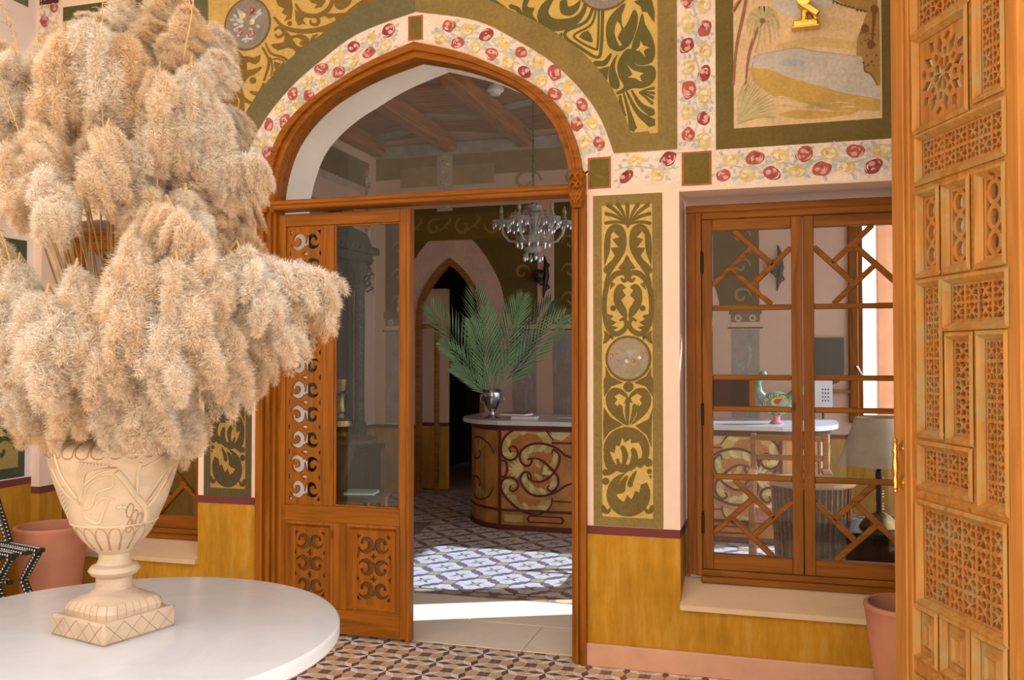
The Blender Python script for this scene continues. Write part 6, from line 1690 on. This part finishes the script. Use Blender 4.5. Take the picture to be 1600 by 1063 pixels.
mb = MB(); mb.lathe([(.075, 0), (.08, .015), (.05, .04), (.06, .06), (.085, .09), (.075, .13), (.03, .155), (.022, .18), (.035, .20), (.024, .23), (.022, .30), (.03, .33), (.045, .345), (.03, .36), (.038, .40), (.045, .43), (.046, .445), (.03, .445)], tuple(cpos), 20); mb.obj('body', M['oldbrass'], t, smooth=30)
dk_ = Vector((-2.62, .86, 0)); dh = .64
t = thing('low_desk', 'low wooden table with arched fretted apron behind the sliding leaf', 'table', tuple(dk_))
mb = MB(); mb.box((dk_.x - .32, dk_.y - .16, dh - .028), (dk_.x + .20, dk_.y + .16, dh), bev=.004); mb.obj('tabletop', M['darkwood'], t)
mb = MB()
def apron(x0, x1, y, n):
    st = (x1 - x0) / n; H = []
    for k in range(n): c = x0 + (k + .5) * st; H.append([(c - st * .36, dh - .14), (c + st * .36, dh - .14), (c + st * .36, dh - .11), (c + st * .12, dh - .075), (c, dh - .045), (c - st * .12, dh - .075), (c - st * .36, dh - .11)])
    mb.plate(rect2(x0, x1, dh - .16, dh - .028), H, lambda x, z, d: (x, y + d, z), .014)
apron(dk_.x - .30, dk_.x + .18, dk_.y - .15, 4); mb.obj('apron', M['midwood'], t); mb = MB(); apron(dk_.x - .30, dk_.x + .18, dk_.y + .13, 4); mb.obj('apron', M['midwood'], t)
for sx in (-.30, .15):
    for sy in (-.15, .115): mb = MB(); mb.box((dk_.x + sx, dk_.y + sy, 0), (dk_.x + sx + .035, dk_.y + sy + .035, dh - .028), bev=.003); mb.obj('leg', M['midwood'], t)
book('green cloth covered book on the low table behind the sliding leaf', (dk_.x + .07, dk_.y + .0, dh), .20, .15, .018, .2, M['green'])

# ---------------- table lamp on a small carved cabinet, seen through the right casement
lp = Vector((.485, .80, 0)); lh = .600
t = thing('side_cabinet', 'small dark carved cabinet under the table lamp', 'cabinet', tuple(lp))
mb = MB(); mb.box((lp.x - .17, lp.y - .16, .06), (lp.x + .18, lp.y + .18, lh - .03), bev=.005); mb.box((lp.x - .16, lp.y - .15, 0), (lp.x + .17, lp.y + .17, .06)); mb.obj('body', M['darkwood'], t)
mb = MB(); mb.box((lp.x - .20, lp.y - .19, lh - .03), (lp.x + .20, lp.y + .20, lh), bev=.004); mb.obj('top', M['black'], t)
mb = MB(); mb.plate(rect2(lp.x - .13, lp.x + .14, .11, lh - .07), [[(lp.x - .02 + u * .04 + a * .075, .33 + v * .05 + b * .1) for u, v in ((-1, 0), (0, -1), (1, 0), (0, 1))] for a in (-1, 0, 1) for b in (-1, 0, 1)], lambda x, z, d: (x, lp.y - .172 + d, z), .012); mb.obj('fretted_door', M['darkwood'], t)
LB = Vector((lp.x + .015, lp.y, lh))
t = thing('table_lamp', 'table lamp with beige cone shade and ringed black and brass stem', 'lamp', tuple(LB))
mb = MB(); mb.lathe([(.10, 0), (.102, .008), (.085, .035), (.055, .065), (.02, .085)], tuple(LB), 24); mb.obj('base', M['oldbrass'], t, smooth=30)
mb = MB(); mb.lathe([(.016, .08), (.018, .30), (.010, .315), (.008, .42)], tuple(LB), 12); mb.obj('stem', M['black'], t)
mb = MB()
for z in (.10, .115, .13, .165, .18, .195, .235, .25, .265, .30, .315): mb.lathe([(.018, z - .003), (.026, z), (.018, z + .003)], tuple(LB), 12)
mb.obj('brass_rings', M['brass'], t)
mb = MB(); mb.lathe([(.205, .335), (.118, .585), (.116, .585), (.203, .335)], tuple(LB), 40, cap=False); mb.obj('lamp_shade', M['shade'], t, smooth=True)

# ---------------- cane tub chair and wooden armchair
def tub(label, x, y, r, h):
    t = thing('tub_chair', label, 'chair', (x, y, 0))
    mb = MB(); mb.lathe([(r * .97, h - .03), (r, h - .02), (r, h), (r * .90, h + .005), (r * .88, h - .03)], (x, y, 0), 36, cap=False); mb.obj('rim', M['wickerlight'], t, smooth=30)
    mb = MB(); mb.lathe([(r * .74, .05), (r * .80, .30), (r * .90, h - .03), (r * .88, h - .03), (r * .77, .30)], (x, y, 0), 36, cap=False); mb.lathe([(.01, .40), (r * .79, .40)], (x, y, 0), 30, cap=False)
    mb.obj('shell', M['wicker'], t)
    mb = MB()
    for k in range(40):
        a = k * math.pi / 20; mb.tube([(x + q * math.cos(a), y + q * math.sin(a), z) for q, z in ((r * .76, 0), (r * .82, .30), (r * .92, h - .03))], .007, 4)
    mb.obj('slats', M['midwood'], t, kind='stuff')
w_ = D(1268, 737, 5.2); tub('dark round slatted tub chair with pale rim behind the right window', w_.x, w_.y, .24, .80)
ax_ = D(1222, 735, 6.3); AX, AY = ax_.x + .05, ax_.y
t = thing('armchair', 'wooden armchair with square arms and woven seat behind the left casement', 'chair', (AX, AY, 0))
for s in (-1, 1):
    for yy in (-.24, .24): mb = MB(); mb.box((AX + s * .25 - .02, AY + yy - .02, 0), (AX + s * .25 + .02, AY + yy + .02, .68 if yy < 0 else .95), bev=.004); mb.obj('leg', M['midwood'], t)
    mb = MB(); mb.box((AX + s * .25 - .032, AY - .30, .68), (AX + s * .25 + .032, AY + .26, .71), bev=.006); mb.obj('arm_rest', M['midwood'], t)
mb = MB(); mb.box((AX - .25, AY - .24, .38), (AX + .25, AY + .24, .43), bev=.006); mb.obj('seat', plain('red_woven_cane', (0.42, 0.16, 0.09), .7, var=.3, scale=60), t)
mb = MB()
for z in (.62, .76, .90): mb.box((AX - .23, AY + .225, z), (AX + .23, AY + .245, z + .04), bev=.003)
mb.obj('back_slats', M['midwood'], t)
t = thing('hanging_board', 'dark round bottomed board on the far wall left of the bright window', 'board', (.44, YF, 1.5))
mb = MB(); mb.plate([(.44 + .15 * math.cos(a), 1.36 + .12 * math.sin(a)) for a in [math.pi + k * math.pi / 10 for k in range(11)]] + [(.59, 1.70), (.29, 1.70)], [], lambda x, z, d: (x, YF - .05 + d, z), .05); mb.obj('board', M['black'], t)
mb = MB(); mb.box((.25, YF - .07, 1.165), (.64, YF, 1.20), bev=.004); mb.obj('ledge', M['midwood'], t)
# notice sheet, smoke alarm, rug
nx = W(1286, 620, 4.6)
t = thing('notice_sheet', 'white printed notice with small blue marks on a stand beside the counter', 'notice', (nx[0], 4.6, nx[1] - .2))
mb = MB(); mb.box((nx[0] - .085, 4.6, nx[1] - .15), (nx[0] + .085, 4.606, nx[1] + .15)); mb.obj('sheet', M['paper'], t)
mb = MB()
M['blueink'] = plain('blue_ink', (0.10, 0.16, 0.42), .6)
for r_ in range(4):
    for c_ in range(3): mb.box((nx[0] - .01 + c_ * .025, 4.597, nx[1] + .06 - r_ * .035), (nx[0] + .004 + c_ * .025, 4.5985, nx[1] + .075 - r_ * .035))
for c_ in range(7): mb.box((nx[0] - .07 + c_ * .02, 4.597, nx[1] - .12), (nx[0] - .06 + c_ * .02, 4.5985, nx[1] - .108))
mb.obj('printed_marks', M['blueink'], t)
mb = MB(); mb.tube([(nx[0], 4.612, 0), (nx[0], 4.612, nx[1] + .1)], .01, 8); mb.lathe([(.11, 0), (.11, .012), (.01, .02)], (nx[0], 4.612, 0), 20); mb.obj('stand', M['bronze'], t)
sp = D(774, 143, 8.02); 
t = thing('smoke_alarm', 'small white smoke alarm under the inner ceiling', 'alarm', (sp.x, sp.y, 3.93))
mb = MB(); mb.lathe([(.055, 0), (.055, -.02), (.075, -.025), (.078, -.05), (.05, -.065), (.045, -.085), (.01, -.09)], (sp.x, sp.y, 3.935), 24); mb.obj('body', M['paper'], t, smooth=30)
g1, g2 = G(677, 818), G(640, 843)
M['rug'] = plain('brown_rug_pile', (0.20, 0.17, 0.13), .95, var=.3, scale=40)
ev = (g2 - g1).normalized(); pv = Vector((ev.y, -ev.x, 0)); pv = pv if pv.x < 0 else -pv
q = [g1, g1 + ev * 1.5, g1 + ev * 1.5 + pv * .9, g1 + pv * .9]
mb = MB(); mb.add([(p.x, p.y, .002) for p in q] + [(p.x, p.y, .010) for p in q], [(0, 1, 2, 3), (4, 5, 6, 7), (0, 1, 5, 4), (1, 2, 6, 5), (2, 3, 7, 6), (3, 0, 4, 7)])
o = mb.obj('rug', M['rug'], None, loc=tuple(q[0]), label='greyish brown rug lying on the inner room tiles near the dark doorway', cat='rug')
